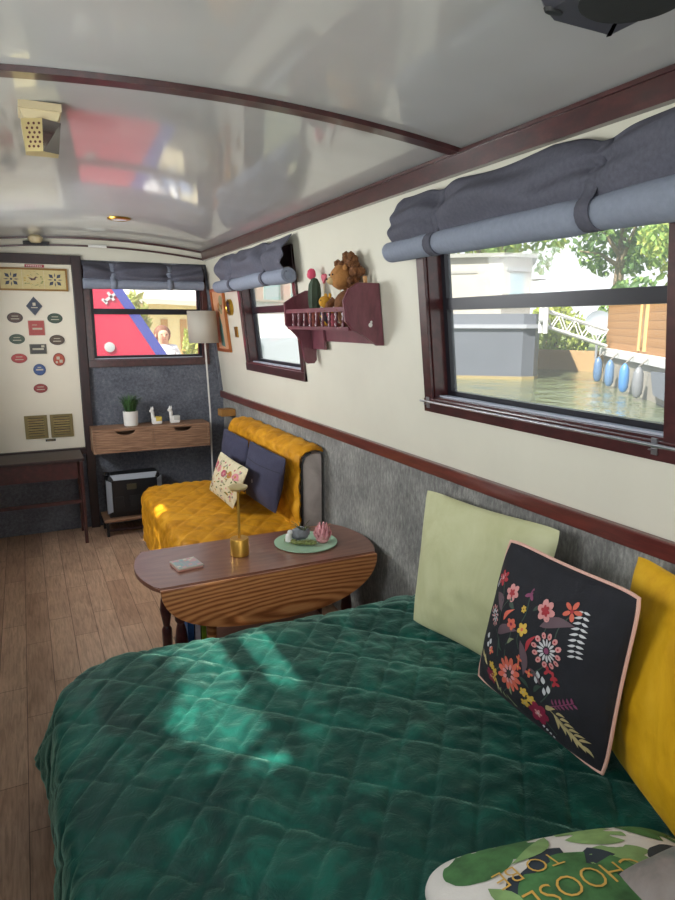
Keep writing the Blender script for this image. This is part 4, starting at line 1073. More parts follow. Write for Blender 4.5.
finish(bm, 'embroidery_pattern', EM, t)

# palm-leaf cushion lying in the foreground, lettering upside down to the camera
pp = Pillow((1.045, 0.705, 0.512), (0.535, 0.835, 0.505), (0.49, 0.36, 0.512), (0.99, 0.22, 0.52), 0.19, 0.02, 12, 0.5, 0.004, 0.13)
if pp.n.z < 0: pp.n = -pp.n
t = cushion('leaf_print_cushion', 'white cushion with green palm leaves and gold lettering lying in the foreground', pp, M['white_cotton'], GB)
bm = B()
PM = [plain('print_palm_green', '#3f6b3c', .8, var=.5, vscale=18), plain('print_palm_pale', '#7d9c62', .8, var=.25, vscale=18), plain('print_ink_blue', '#27323c', .8, var=.2, vscale=18)]
def monstera(cx, cy, R, rot, mi, off):
    pts = []
    for k in range(64):
        a = -pi + 2 * pi * k / 64
        r = R * (0.62 + 0.38 * cos(a / 2) ) * (1.0 - 0.16 * (1 if abs(a) > 2.8 else 0))
        if 0.35 < abs(a) < 2.6:
            c = math.sin(abs(a) * 7.5)
            if c > 0.55: r *= 0.58
        pts.append((cx + r * cos(a + rot), cy + r * 0.95 * sin(a + rot)))
    pp.decal(bm, pts, mi, off, 0.04)
monstera(.62, .34, .25, 2.2, 2, .0010); monstera(.60, .37, .235, 2.0, 0, .0016); monstera(.13, .36, .20, 0.9, 2, .0010); monstera(.14, .39, .185, 1.0, 0, .0016)
monstera(.90, .50, .19, 3.3, 0, .0012); monstera(.38, .30, .15, 1.4, 1, .0008); monstera(.66, .06, .13, 2.0, 0, .0008); monstera(.28, .80, .21, -1.0, 0, .0012); monstera(.72, .80, .22, 4.0, 1, .0012); monstera(.36, .08, .13, 1.2, 1, .001); monstera(.82, .10, .14, 2.4, 0, .001); monstera(.12, .09, .11, .4, 0, .001)
for (u, v, L, r) in ((.52, .06, .25, .6), (.84, .26, .2, 1.7), (.36, .50, .2, 2.2)): pp.decal(bm, leafp(u, v, L, .03, r, .1), 1, .0022)
finish(bm, 'leaf_print', PM, t)
def lettering(txt, u0, v0, size, rot, mi, bm):
    cu = bpy.data.curves.new('lettering', 'FONT'); cu.body = txt; cu.size = 1.0; cu.resolution_u = 3; cu.shear = 0.12; cu.offset = -0.012
    ob = bpy.data.objects.new('lettering', cu); COL.objects.link(ob)
    me = bpy.data.meshes.new_from_object(ob.evaluated_get(bpy.context.evaluated_depsgraph_get()))
    tb = B(); tb.from_mesh(me)
    bmesh.ops.triangulate(tb, faces=tb.faces[:])
    mp = {}
    for v in tb.verts:
        x, y = v.co.x * size, v.co.y * size * 1.25
        mp[v] = bm.verts.new(pp.pt(u0 + x * cos(rot) - y * sin(rot), v0 + x * sin(rot) + y * cos(rot), 1, 0.0035))
    for f in tb.faces:
        try: q = bm.faces.new([mp[v] for v in f.verts]); q.material_index = mi
        except ValueError: pass
    tb.free(); bpy.data.objects.remove(ob); bpy.data.curves.remove(cu); bpy.data.meshes.remove(me)
bm = B(); lettering('CHOOSE', 0.36, 0.30, 0.105, 0.10, 0, bm); lettering('TO BE', 0.58, 0.20, 0.085, 0.10, 0, bm)
finish(bm, 'gold_lettering', plain('gold_print', '#c9a04a', .5), t)

pq = Pillow((1.14, 0.55, 0.66), (0.725, 0.555, 0.665), (0.65, 0.10, 0.715), (1.10, 0.08, 0.715), 0.10, 0.04, 15, 0.5, 0.005)
if pq.n.z < 0: pq.n = -pq.n
cushion('printed_cushion', 'grey and teal velvet cushion cut off by the bottom right corner', pq, M['grey_print'], GB)

# ------------------------------------------------------------------ bed
t = thing('bed', 'low wide bed along the side wall beneath green cover', 'bed', (0.68, 1.0, 0))
bm = B(); box(bm, 0.06, 1.352, -0.35, 2.03, 0.0005, 0.20, bev=0.01); finish(bm, 'bed_base', M['mahogany_dark'], t, smooth=False)
bm = B()
pts = [(1.350, -0.34), (1.350, 2.02)] + [(0.24 + 0.17 * cos(a), 1.85 + 0.17 * sin(a)) for a in [pi / 2 + j * pi / 20 for j in range(11)]] + [(0.07, -0.34)]
prism(bm, pts, lambda a, b, h: V((a, b, h)), 0.2005, 0.345, bev=0.03); finish(bm, 'mattress', M['white_cotton'], t)

TOP = 0.398
def bedcover(s, y):
    """(s, y) on the flat cloth -> point; edge at x = 0.035 / y = 2.06 with a rounded far corner, hanging down beyond."""
    x0, y1, R = 0.045, 2.03, 0.19
    # signed distance outside the inner rounded region
    dx, dy = x0 + R - s, y - (y1 - R)
    if dx > 0 and dy > 0: d = math.hypot(dx, dy) - R; nx, ny = -dx / (d + R), dy / (d + R)
    elif dx - R > dy - R: d = dx - R; nx, ny = -1, 0
    else: d = dy - R; nx, ny = 0, 1
    if d <= 0:
        p = V((s, y, TOP)); n = V((0, 0, 1))
        e = max(0, 1 + d / 0.10); p.z -= 0.014 * e * e
    else:
        r = 0.055; a = min(d / r, pi / 2 * 0.93)
        hx = r * sin(a); hz = r * (1 - cos(a)); rest = max(0, d - r * pi / 2 * 0.93)
        fl = 0.24 + 0.22 * noise.noise(V((s * 3, y * 3, 2))) + (0.85 * exp(-((y - 1.93) / 0.20) ** 2) if s < 0.5 else 0)
        c = V((s + nx * -d, y + ny * -d, 0))
        cc = c + V((nx, ny, 0)) * (hx + rest * fl * 0.45)
        p = V((cc.x, cc.y, TOP - 0.014 - hz - rest * 0.96))
        n = V((nx * sin(a), ny * sin(a), cos(a)))
    q = quilt(s, y, 0.100, 0.185, (0.766, -0.643), (0.69, 0.724), 0.0070, 0.0070)
    q2 = 0.010 * noise.noise(V((s * 2.6, y * 2.6, 0))) + 0.006 * noise.noise(V((s * 7 + 3, y * 7, 1)))
    wv = V((s * 9 + 2 * noise.noise(V((s * 3, y * 3, 7))), y * 16, 4)); q2 += 0.0075 * abs(noise.noise(wv)) + 0.0035 * noise.noise(V((s * 25, y * 22, 3)))
    if d > 0: q2 += 0.010 * noise.noise(V((s * 5, y * 5, 9))) * min(1, d / 0.1)
    return p + n * (q + q2)
bm = B(); sx0, sx1, sy0, sy1 = -0.165, 1.352, -0.30, 2.25
sheet(bm, lambda u, v: bedcover(sx0 + (sx1 - sx0) * u, sy0 + (sy1 - sy0) * v), 230, 380)
o = finish(bm, 'bedspread', M['green_velvet'], angle=80); solidify(o, 0.006, 0)
tag(o, 'emerald green quilted velvet bedspread covering the bed', 'bedspread')

# ------------------------------------------------------------------ drop-leaf table
t = thing('drop_leaf_table', 'oak drop-leaf table with hanging oval leaf in mid cabin', 'table', (0.84, 2.5, 0))
ZT = 0.505; xl, xr, y0, y1 = 0.378, 1.288, 2.285, 2.715
def end_curve(sgn, n=12):
    pts = []
    for k in range(n + 1):
        v = k / n; y = y0 + (y1 - y0) * v; b = 0.055 * sin(pi * v) ** 0.8
        pts.append((xr + b, y) if sgn > 0 else (xl - b, y))
    return pts
bm = B(); prism(bm, end_curve(1) + end_curve(-1)[::-1], lambda a, b, h: V((a, b, h)), ZT - 0.018, ZT, bev=0.004); finish(bm, 'table_top', M['oak_top'], t, angle=30)
for yy, sg in ((y0 - 0.003, -1), (y1 + 0.003, 1)):
    bm = B(); cx = (xl + xr) / 2; hw = (xr - xl) / 2; pts = []
    for k in range(33):
        a = pi * k / 32; ex = 0.82
        pts.append((cx - hw * (abs(cos(a)) ** ex) * (1 if cos(a) > 0 else -1), ZT - 0.004 - 0.205 * (sin(a) ** 0.9)))
    prism(bm, pts, lambda p, q, h: V((p, yy + sg * h, q)), 0.0, 0.018, bev=0.003); finish(bm, 'drop_leaf', M['oak'], t, angle=30)
for x in (0.46, 1.18):
    for y in (2.345, 2.655):
        bm = B(); lathe(bm, (x, y, 0.0005), [(0.012, 0), (0.02, 0.01), (0.022, 0.03), (0.015, 0.045), (0.021, 0.06), (0.022, 0.12), (0.022, 0.16), (0.014, 0.175), (0.018, 0.20), (0.026, 0.25), (0.020, 0.30), (0.014, 0.325), (0.022, 0.34), (0.022, 0.425)], 18); finish(bm, 'leg', M['mahogany'], t)
bm = B()
for y in (2.345, 2.655): box(bm, 0.485, 1.155, y - 0.01, y + 0.01, 0.426, 0.486)
for x in (0.46, 1.18): box(bm, x - 0.01, x + 0.01, 2.3705, 2.6295, 0.426, 0.486)
finish(bm, 'apron', M['oak_top'], t, smooth=False)
bm = B()
box(bm, 0.484, 1.156, 2.36, 2.64, 0.11, 0.125, bev=0.002); finish(bm, 'lower_shelf', M['oak_top'], t, smooth=False)
bm = B(); lathe(bm, (0.575, 2.325, 0.0005), [(0.016, 0), (0.02, 0.02), (0.02, 0.425)], 14)
finish(bm, 'gate_leg', M['oak'], t)

# books standing on the lower shelf
for i, (x, w, h, d, cv, lab) in enumerate(((0.492, 0.024, 0.25, 0.17, '#2a5c9c', 'blue book standing under the table next to the turned leg'), (0.522, 0.020, 0.21, 0.16, '#c3bcc8', 'pale lilac book standing under the table between two others'), (0.548, 0.018, 0.16, 0.16, '#7d9c2c', 'short lime green book standing under the table'))):
    tb = thing('book', lab, 'book', (x, 2.45, 0.1255), 'books on the table shelf')
    z = 0.1258; yf = 2.375
    bm = B(); box(bm, x, x + 0.0025, yf, yf + d, z, z + h); box(bm, x + w - 0.0025, x + w, yf, yf + d, z, z + h); box(bm, x + 0.0025, x + w - 0.0025, yf, yf + 0.003, z, z + h)
    finish(bm, 'book_cover', plain('book_cloth_%s' % ('blue', 'lilac', 'lime')[i], cv, .5, var=.2, vscale=40), tb, smooth=False)
    bm = B(); box(bm, x + 0.003, x + w - 0.003, yf + 0.004, yf + d - 0.004, z + 0.004, z + h - 0.004); finish(bm, 'pages', M['white_matte'], tb, smooth=False)

# gold table lamp
t = thing('table_lamp', 'small gold cordless lamp with mushroom top on the oak table', 'lamp', (0.752, 2.50, ZT + 0.0005))
c = V((0.752, 2.50, ZT + 0.0006))
bm = B(); lathe(bm, c, [(0, 0), (0.037, 0), (0.039, 0.002), (0.039, 0.072), (0.037, 0.075), (0, 0.075)], 36); finish(bm, 'base', M['gold'], t)
bm = B(); tube(bm, [c + V((0, 0, 0.0745)), c + V((0, 0, 0.285))], 0.0055, 12); finish(bm, 'stem', M['gold'], t)
bm = B(); lathe(bm, c + V((0, 0, 0.27)), [(0.006, 0.012), (0.022, 0.012), (0.034, 0.016), (0.041, 0.024), (0.041, 0.030), (0.034, 0.033), (0, 0.035)], 36); finish(bm, 'lamp_head', M['brass_pale'], t)

# coasters
for k in range(2):
    t = thing('coaster', ('lower patterned square coaster near the left end of the oak table', 'topmost square coaster of the pair, with a pink and teal pattern')[k], 'coaster', (0.50, 2.49, ZT + 0.0006 + k * 0.0064), 'patterned coasters on the oak table')
    rot = 0.12 + 0.03 * k; z = ZT + 0.0006 + k * 0.0064; cx, cy, s = 0.520, 2.475, 0.052
    R = lambda a, b, h: V((cx + a * cos(rot) - b * sin(rot), cy + a * sin(rot) + b * cos(rot), h))
    bm = B(); mbox(bm, R, -s, s, -s, s, z, z + 0.0058, bev=0.001); finish(bm, 'coaster_body', plain('coaster_edge', '#c08c80' if k == 0 else '#b8b0a4', .4), t, smooth=False)
    if k == 1:
        bm = B(); rr = random.Random(8)
        for i in range(6):
            for j in range(6):
                a, b = -s + 0.006 + i * 0.0155, -s + 0.006 + j * 0.0155
                prism(bm, [(a, b), (a + 0.013, b), (a + 0.013, b + 0.013), (a, b + 0.013)], R, z + 0.0058, z + 0.0062, rr.randrange(4))
        finish(bm, 'tile_pattern', [plain('coaster_pink', '#cf9ea6', .4), plain('coaster_teal', '#8fb0b4', .4), plain('coaster_cream', '#d8d0c0', .4), plain('coaster_grey', '#a0a6b0', .4)], t, smooth=False)

# mint tray with moss garden and lotus
c = V((1.062, 2.515, ZT + 0.0006))
t = thing('round_tray', 'round mint green tray on the right of the oak table', 'tray', tuple(c))
bm = B(); lathe(bm, c, [(0, 0), (0.13, 0), (0.14, 0.004), (0.141, 0.008), (0.136, 0.008), (0.13, 0.005), (0, 0.005)], 48); finish(bm, 'plate', M['mint'], t)
t = thing('moss_garden', 'miniature garden of dried moss with grey stone pot on tray', 'ornament', (1.07, 2.52, ZT + 0.0058))
zt = ZT + 0.0062
bm = B(); n = 40; rings = []
path = [V((0.985, 2.545, zt)), V((1.01, 2.495, zt)), V((1.05, 2.468, zt)), V((1.065, 2.462, zt)), V((1.072, 2.458, zt))]
for i in range(33):
    q = i / 32 * 4; k = min(3, int(q)); p = path[k].lerp(path[k + 1], q - k)
    ball(bm, p + V((0.008 * random.uniform(-1, 1), 0.008 * random.uniform(-1, 1), 0.0125)), (0.014, 0.012, 0.0085 + 0.003 * random.random()), 1)
finish(bm, 'moss', M['moss'], t)
bm = B(); ball(bm, (1.045, 2.54, zt + 0.035), (0.046, 0.034, 0.029), 3, fn=blob(3, .18, 3)); finish(bm, 'stone_pot', M['stone'], t)
bm = B(); rr = random.Random(6)
for k in range(16):
    a = rr.uniform(0, 2 * pi); d = V((cos(a), sin(a), 0)); p = V((1.055, 2.53, zt + 0.052))
    tube(bm, [p + d * 0.012, p + d * 0.032 + V((0, 0, 0.022)), p + d * rr.uniform(0.045, 0.06) + V((0, 0, rr.uniform(0.01, 0.035)))], [0.0022, 0.0018, 0.0006], 5)
finish(bm, 'air_plant_leaves', plain('dusty_green', '#5d6444', .8), t)
bm = B(); tube(bm, [(0.985, 2.525, zt + 0.012), (0.985, 2.525, zt + 0.036), (0.990, 2.517, zt + 0.05)], [0.016, 0.014, 0.007], 12); ball(bm, (0.988, 2.516, zt + 0.054), (0.012, 0.012, 0.012), 2); finish(bm, 'white_figure', M['white'], t)
t = thing('lotus_candle_holder', 'pink lotus flower candle holder on the mint tray', 'candle holder', (1.118, 2.47, zt))
c = V((1.128, 2.478, zt + 0.001))
bm = B(); lathe(bm, c, [(0, 0), (0.02, 0), (0.030, 0.012), (0.026, 0.03), (0, 0.03)], 20); finish(bm, 'cup', M['lotus'], t)
for ring, (nn, R, h, w, op) in enumerate(((7, 0.012, 0.082, 0.012, 0.008), (8, 0.018, 0.064, 0.013, 0.014), (9, 0.021, 0.044, 0.013, 0.020))):
    for k in range(nn):
        a = 2 * pi * (k + 0.5 * ring) / nn; d = V((cos(a), sin(a), 0)); sd = V((-sin(a), cos(a), 0)); bm = B()
        rows = []
        for j in range(6):
            v = j / 5; ww = w * (sin(pi * min(0.97, 0.18 + 0.82 * v)) ** 0.7); cc = c + d * (R * (0.6 + 0.4 * v) + op * sin(v * pi * 0.6)) + V((0, 0, 0.006 + h * v))
            rows.append([cc - sd * ww + d * -0.003 * 0, cc + d * 0.006 * (1 - v), cc + sd * ww])
        g = [[bm.verts.new(p) for p in r] for r in rows]
        for j in range(5):
            for m in range(2): bm.faces.new((g[j][m], g[j][m + 1], g[j + 1][m + 1], g[j + 1][m]))
        o = finish(bm, 'petal', M['lotus'], t, angle=80); solidify(o, 0.0025, 0)

# ------------------------------------------------------------------ outside
WZ = 0.30
def water_mat():
    t = NT('canal_water'); t.set(Roughness=0.06); t.b.inputs['Base Color'].default_value = lin('#596046')
    t.b.inputs['Specular IOR Level'].default_value = 0.6
    t.bump(t.noise(t.coord((1.0, 1.0, 1)), 1.6, 4, 0.6, 0.8), 0.6, 0.10); return t.m
bm = B()
for (a, b, c_, d) in ((1.9, 60, -40, 80), (-0.9, 1.9, 5.2, 80)): box(bm, a, b, c_, d, WZ - 0.05, WZ)
struct(finish(bm, 'water', water_mat(), loc=(0, 0, 0), smooth=False))

def world_frame(p0, p1):
    """frame with a along p0->p1, b away from us, z up"""
    p0, p1 = V((*p0, 0)), V((*p1, 0)); a = (p1 - p0); L = a.length; a.normalize(); b = V((-a.y, a.x, 0))
    if b.dot(p0) < 0: b = -b
    return L, (lambda s, d, z: p0 + a * s + b * d + V((0, 0, z)))

# grey houseboat
L, G = world_frame((6.9, 12.64), (9.58, 10.34))
t = thing('grey_houseboat', 'grey hulled houseboat with cream cabin across the water', 'boat', tuple(G(L / 2, 2, WZ)))
m_hull = plain('grey_hull_paint', '#54575f', 0.5, var=.1, vscale=1.5); m_cab = plain('pale_cream_cabin', '#a09b93', 0.6, var=.04, vscale=2)
bm = B()
out = [(0.0, 0.0), (L - 0.25, 0.0), (L, 0.12), (L + 0.10, 0.5), (L + 0.10, 2.6), (0, 2.6)]
prism(bm, out, lambda a, b, h: G(a, b, h), WZ + 0.06, 1.36); finish(bm, 'hull', m_hull, t, smooth=False)
bm = B(); prism(bm, [(a + (0.02 if a > 1 else 0), b - 0.02) for a, b in out], lambda a, b, h: G(a, b, h), WZ - 0.03, WZ + 0.06); finish(bm, 'waterline_stripe', plain('ochre_antifoul', '#8a7a52', .6), t, smooth=False)
bm = B(); prism(bm, [(a + (0.06 if a > 1 else 0), b - 0.06) for a, b in out], lambda a, b, h: G(a, b, h), 1.36, 1.44); finish(bm, 'rubbing_strake', plain('pale_grey_paint', '#8e9097', .5), t, smooth=False)
bm = B(); prism(bm, out, lambda a, b, h: G(a, b, h), 1.44, 1.66); finish(bm, 'bulwark', plain('mid_grey_paint', '#5f626a', .5), t, smooth=False)
cab = [(0.2, 0.2), (L - 0.72, 0.2), (L - 0.12, 0.62), (L - 0.12, 2.4), (0.2, 2.4)]
bm = B(); prism(bm, cab, lambda a, b, h: G(a, b, h), 1.66, 2.82); finish(bm, 'cabin', m_cab, t, smooth=False)
bm = B(); prism(bm, [(0.1, 0.1), (L - 0.70, 0.1), (L - 0.02, 0.57), (L - 0.02, 2.5), (0.1, 2.5)], lambda a, b, h: G(a, b, h), 2.82, 2.90); finish(bm, 'cabin_roof', plain('grey_roof_felt', '#85857f', .7), t, smooth=False)
fa = lambda q, d, z: G(L - 0.72 + 0.60 * q + 0.573 * d, 0.2 + 0.42 * q - 0.819 * d, z)
bm = B(); mbox(bm, fa, 0.25, 0.72, 0.002, 0.02, 1.95, 2.50); finish(bm, 'cabin_window', plain('blue_grey_glass', '#7d9098', .15), t, smooth=False)
bm = B(); mbox(bm, fa, 0.12, 0.85, 0.002, 0.05, 2.54, 2.60); finish(bm, 'window_hood', plain('grey_hood', '#77777a', .5), t, smooth=False)
bm = B(); mbox(bm, G, L - 2.2, L - 1.25, 0.185, 0.199, 2.50, 2.55); finish(bm, 'vent_slot', plain('grey_slot', '#8d8a86', .6), t, smooth=False)
for s in (L - 2.35, L - 2.1):
    bm = B(); mbox(bm, G, s, s + 0.12, -0.05, 0.0, 1.47, 1.64, bev=0.01); finish(bm, 'fairlead', plain('white_fairlead', '#c9c9c9', .5), t, smooth=False)

# gangway
A, C = V((9.32, 9.86, 1.42)), V((10.30, 9.18, 1.03))
t = thing('gangway', 'white lattice gangway sloping down to the wooden houseboat', 'gangway', tuple(C))
m_w = plain('white_painted_steel', '#b4b4b4', .5)
dv = (C - A); sd = dv.cross(V((0, 0, 1))).normalized()
for k, s in enumerate((-0.16, 0.16)):
    bm = B(); tube(bm, [A + sd * s, C + sd * s], 0.03, 8); tube(bm, [A + sd * s + V((0, 0, 0.30)), C + sd * s + V((0, 0, 0.30))], 0.025, 8)
    N = 8
    for j in range(N):
        p = A.lerp(C, j / N) + sd * s; q = A.lerp(C, (j + 1) / N) + sd * s
        tube(bm, [p, q + V((0, 0, 0.30))] if j % 2 else [p + V((0, 0, 0.30)), q], 0.014, 6)
    finish(bm, 'lattice_side', m_w, t)
bm = B(); 
for j in range(14):
    p = A.lerp(C, (j + .5) / 14); tube(bm, [p + sd * 0.16, p - sd * 0.16], 0.018, 6)
finish(bm, 'tread', m_w, t)
bm = B(); tube(bm, [A + sd * .3 + V((0, 0, -.15)), A + sd * .3 + V((0, 0, .42))], 0.05, 8); tube(bm, [A - sd * .3 + V((0, 0, -.15)), A - sd * .3 + V((0, 0, .42))], 0.05, 8); tube(bm, [A - sd * .3 + V((0, 0, .1)), A + sd * .3 + V((0, 0, .1))], 0.05, 8)
finish(bm, 'end_frame', m_w, t)

# wooden houseboat
L, G = world_frame((10.25, 9.05), (7.6, 5.42))
t = thing('wooden_houseboat', 'houseboat with golden timber cabin and blue fenders across the water', 'boat', tuple(G(L / 2, 1.5, WZ)))
def siding():
    q = NT('golden_timber_siding'); q.set(Roughness=.6)
    tc = q.add('ShaderNodeTexCoord'); sp = q.add('ShaderNodeSeparateXYZ'); q.link(tc.outputs['Object'], sp.inputs[0])
    ml = q.add('ShaderNodeMath', operation='MULTIPLY'); ml.inputs[1].default_value = 7.5; q.link(sp.outputs['Z'], ml.inputs[0])
    fr = q.add('ShaderNodeMath', operation='FRACT'); q.link(ml.outputs[0], fr.inputs[0])
    c = q.ramp(fr.outputs[0], [(0.0, '#573519'), (0.10, '#93683c'), (0.9, '#a0764a')])
    q.link(c, q.b.inputs['Base Color']); q.bump(fr.outputs[0], .3, .02); return q.m
m_t = siding()
bm = B(); mbox(bm, G, -0.50, L, 0.06, 3.0, 0.98, 1.95); finish(bm, 'timber_cabin', m_t, t, smooth=False)
bm = B(); mbox(bm, G, -0.55, L + .1, 0.0, 3.1, 1.95, 1.99); finish(bm, 'cabin_roof', plain('brown_fascia', '#a8703c', .6), t, smooth=False)
bm = B(); mbox(bm, G, 1.98, 2.22, 0.045, 0.06, 1.06, 1.86); finish(bm, 'narrow_window', plain('dark_amber_glass', '#8c6a42', .2), t, smooth=False)
bm = B(); mbox(bm, G, 1.90, 1.98, 0.03, 0.06, 1.02, 1.90); mbox(bm, G, 2.22, 2.30, 0.03, 0.06, 1.02, 1.90); finish(bm, 'window_surround', plain('pale_timber', '#d9ab70', .6), t, smooth=False)
bm = B(); mbox(bm, G, -0.6, L, -0.03, 3.2, 0.84, 0.98); finish(bm, 'deck_edge', plain('white_deck_paint', '#bcbcbc', .5), t, smooth=False)
bm = B(); mbox(bm, G, -0.45, L, 0.03, 3.1, WZ - .04, 0.84); finish(bm, 'hull', plain('pale_grey_hull', '#8c867e', .6, var=.15, vscale=2), t, smooth=False)
bm = B(); hexa(bm, [G(3.45, -0.10, .45), G(4.4, -0.10, .40), G(3.5, 0.02, .45), G(4.4, 0.02, .40), G(3.1, -0.06, .76), G(4.4, -0.06, .80), G(3.15, 0.02, .76), G(4.4, 0.02, .80)]); finish(bm, 'tarpaulin', plain('grey_tarpaulin', '#5c6068', .6), t, smooth=False)
fl = ['blue cylindrical fender nearest the gangway on the timber boat', 'blue cylindrical fender second from the gangway', 'brighter blue fender third from the gangway', 'grey fender furthest from the gangway']
for k, (s, m) in enumerate(((0.0, '#4c6584'), (0.98, '#516e90'), (2.02, '#4272a6'), (2.85, '#6a6c70'))):
    tf = thing('boat_fender', fl[k], 'fender', tuple(G(s, -0.10, .32)), 'fenders along the timber houseboat')
    bm = B(); lathe(bm, G(s, -0.16, 0.33), [(0, 0), (0.045, 0.02), (0.075, 0.08), (0.082, 0.2), (0.075, 0.38), (0.045, 0.45), (0.02, 0.48), (0, 0.49)], 16); finish(bm, 'fender_body', plain('fender_vinyl_%d' % k, m, .4), tf)
    bm = B(); tube(bm, [G(s, -0.16, .815), G(s, -0.04, 0.93)], 0.012, 6); finish(bm, 'rope', plain('grey_rope', '#77736c', .8), tf)
# satellite dish on a pole on the bank
p = V((12.1, 11.02, 0.6))
t = thing('satellite_dish', 'grey satellite dish standing behind the gangway', 'satellite dish', tuple(p))
bm = B(); lathe(bm, p + V((0, 0, .85)), [(0, 0.02), (0.14, 0.03), (0.23, 0.07), (0.29, 0.11), (0.23, 0.05), (0.14, 0.01), (0, 0.0)], 28, ax=(-0.75, -0.62, 0.22)); finish(bm, 'dish', plain('dish_grey', '#9aa0a8', .5), t)
bm = B(); tube(bm, [p, p + V((0, 0, .85))], 0.03, 8); finish(bm, 'pole', plain('pole_grey', '#7d7f84', .5), t)

# far bank
bm = B(); 
prism(bm, [(11.0, 18.5), (12.2, 12.5), (15.5, 4.0), (60, 4.0), (60, 70), (6, 70), (6, 40)], lambda a, b, h: V((a, b, h)), WZ - .3, 0.60)
struct(finish(bm, 'bank_ground', plain('grass_bank', '#5e6a34', .9, var=.3, vscale=1.5), smooth=False))
bm = B(); prism(bm, [(10.9, 18.5), (12.1, 12.5), (15.4, 4.0), (15.5, 4.05), (12.2, 12.55), (11.0, 18.55)], lambda a, b, h: V((a, b, h)), WZ - .3, 0.80)
struct(finish(bm, 'bank_edge', wood('weathered_bank_timber', '#5c4830', '#957850', '#b89a70', (2, 2, 12), 2, .8, 0, 3, 3), smooth=False))

def leaves_mesh(bm, c, rad, n, size, rr, mi=0, fill=0.25):
    c = V(c)
    for k in range(n):
        while True:
            p = V((rr.uniform(-1, 1), rr.uniform(-1, 1), rr.uniform(-1, 1)))
            if fill < p.length <= 1: break
        g = noise.noise(p * 2.2 + c * 0.37)
        if g < -0.16: continue
        p = c + V((p.x * rad[0], p.y * rad[1], p.z * rad[2]))
        a, b = rr.uniform(0, 2 * pi), rr.uniform(-1, 1); d = V((cos(a) * sqrt(1 - b * b), sin(a) * sqrt(1 - b * b), b))
        u = d.orthogonal().normalized(); w = d.cross(u); s = size * rr.uniform(.6, 1.3)
        vs = [bm.verts.new(q) for q in (p - u * s, p + w * s * .45 + d * s * .12, p + u * s, p - w * s * .45 + d * s * .12)]
        f = bm.faces.new(vs); f.material_index = mi if rr.random() < .6 else mi + 1
def leafmat(name, col, tr):
    q = NT(name); q.set(Roughness=.6); c = lin(col)
    f = q.noise(q.coord(), 2.5, 3); q.link(q.ramp(f, [(.3, tuple(x * .65 for x in c[:3]) + (1,)), (.7, c)]), q.b.inputs['Base Color'])
    cloth_translucent(q.m, tr, .4); return q.m
LG = [leafmat('mid_green_foliage', '#8fae5c', '#b4cc70'), leafmat('yellow_green_foliage', '#a8b45c', '#d0d870'), leafmat('deep_green_foliage', '#5f7f4c', '#8cae60'), leafmat('olive_foliage', '#92985a', '#b8bc70')]
def tree(label, base, h, rad, n, size, pal, seed, trunk_r=0.16, group='trees on the far bank', name='tree', lean=0.0):
    rr = random.Random(seed); t = thing(name, label, 'tree', base, group); b = V(base)
    bm = B(); top = b + V((lean, 0, h))
    tube(bm, [b, b + V((lean * .3, 0.05, h * .45)), top], [trunk_r, trunk_r * .75, trunk_r * .4], 10)
    for k in range(7):
        a = rr.uniform(0, 2 * pi); q = b.lerp(top, rr.uniform(.45, .95)); e = q + V((cos(a) * rad[0] * .75, sin(a) * rad[1] * .75, rr.uniform(.2, .9) * rad[2]))
        tube(bm, [q, q.lerp(e, .5) + V((0, 0, .15)), e], [trunk_r * .4, trunk_r * .25, trunk_r * .08], 7)
    finish(bm, 'trunk', plain('grey_brown_bark', '#8a7a66', .9, var=.25, vscale=4), t)
    bm = B(); leaves_mesh(bm, top, rad, n, size, rr)
    finish(bm, 'foliage', pal, t, smooth=False)
    return t
P1 = [LG[0], LG[1]]; P2 = [LG[2], LG[0]]; P3 = [LG[1], LG[3]]
tree('tall tree with forked pale trunk beyond the grey houseboat', (12.9, 16.0, .6), 3.7, (2.2, 2.2, 2.0), 4400, .16, P1, 1, .26)
tree('airy green tree in the middle of the far bank', (17.6, 15.3, .6), 4.5, (1.9, 1.9, 2.2), 4000, .16, P2, 2, .22)
tree('bright green tree above the timber houseboat', (16.5, 11.2, .6), 3.4, (2.0, 2.0, 2.0), 4800, .15, P1, 3, .2)
tree('tree at the right hand edge behind timber houseboat', (14.6, 7.2, .6), 3.1, (1.9, 1.9, 1.8), 4000, .15, P2, 4, .2)
def bush(label, c, rad, n, pal, seed, group='bushes on the far bank'):
    t = thing('bush', label, 'bush', (c[0], c[1], .6), group)
    bm = B(); rr = random.Random(seed); leaves_mesh(bm, c, rad, n, .12, rr, 0, .1); finish(bm, 'foliage', pal, t, smooth=False)
    bm = B()
    for k in range(5): tube(bm, [(c[0], c[1], .55), (c[0] + rr.uniform(-.5, .5) * rad[0], c[1] + rr.uniform(-.5, .5) * rad[1], c[2] + rad[2] * .5)], [.05, .015], 6)
    finish(bm, 'stem', plain('bush_bark', '#5c4c38', .9), t)
bush('yellow green bush behind the white gangway', (12.9, 13.2, 1.15), (.95, .95, .8), 1500, P3, 11)
bush('dark bush behind the satellite dish', (13.9, 11.6, 1.5), (.85, .85, 1.1), 1500, P2, 12)
bush('low bush between the grey houseboat and bank timbers', (12.4, 15.0, 1.3), (.8, .8, .8), 1000, P1, 13)

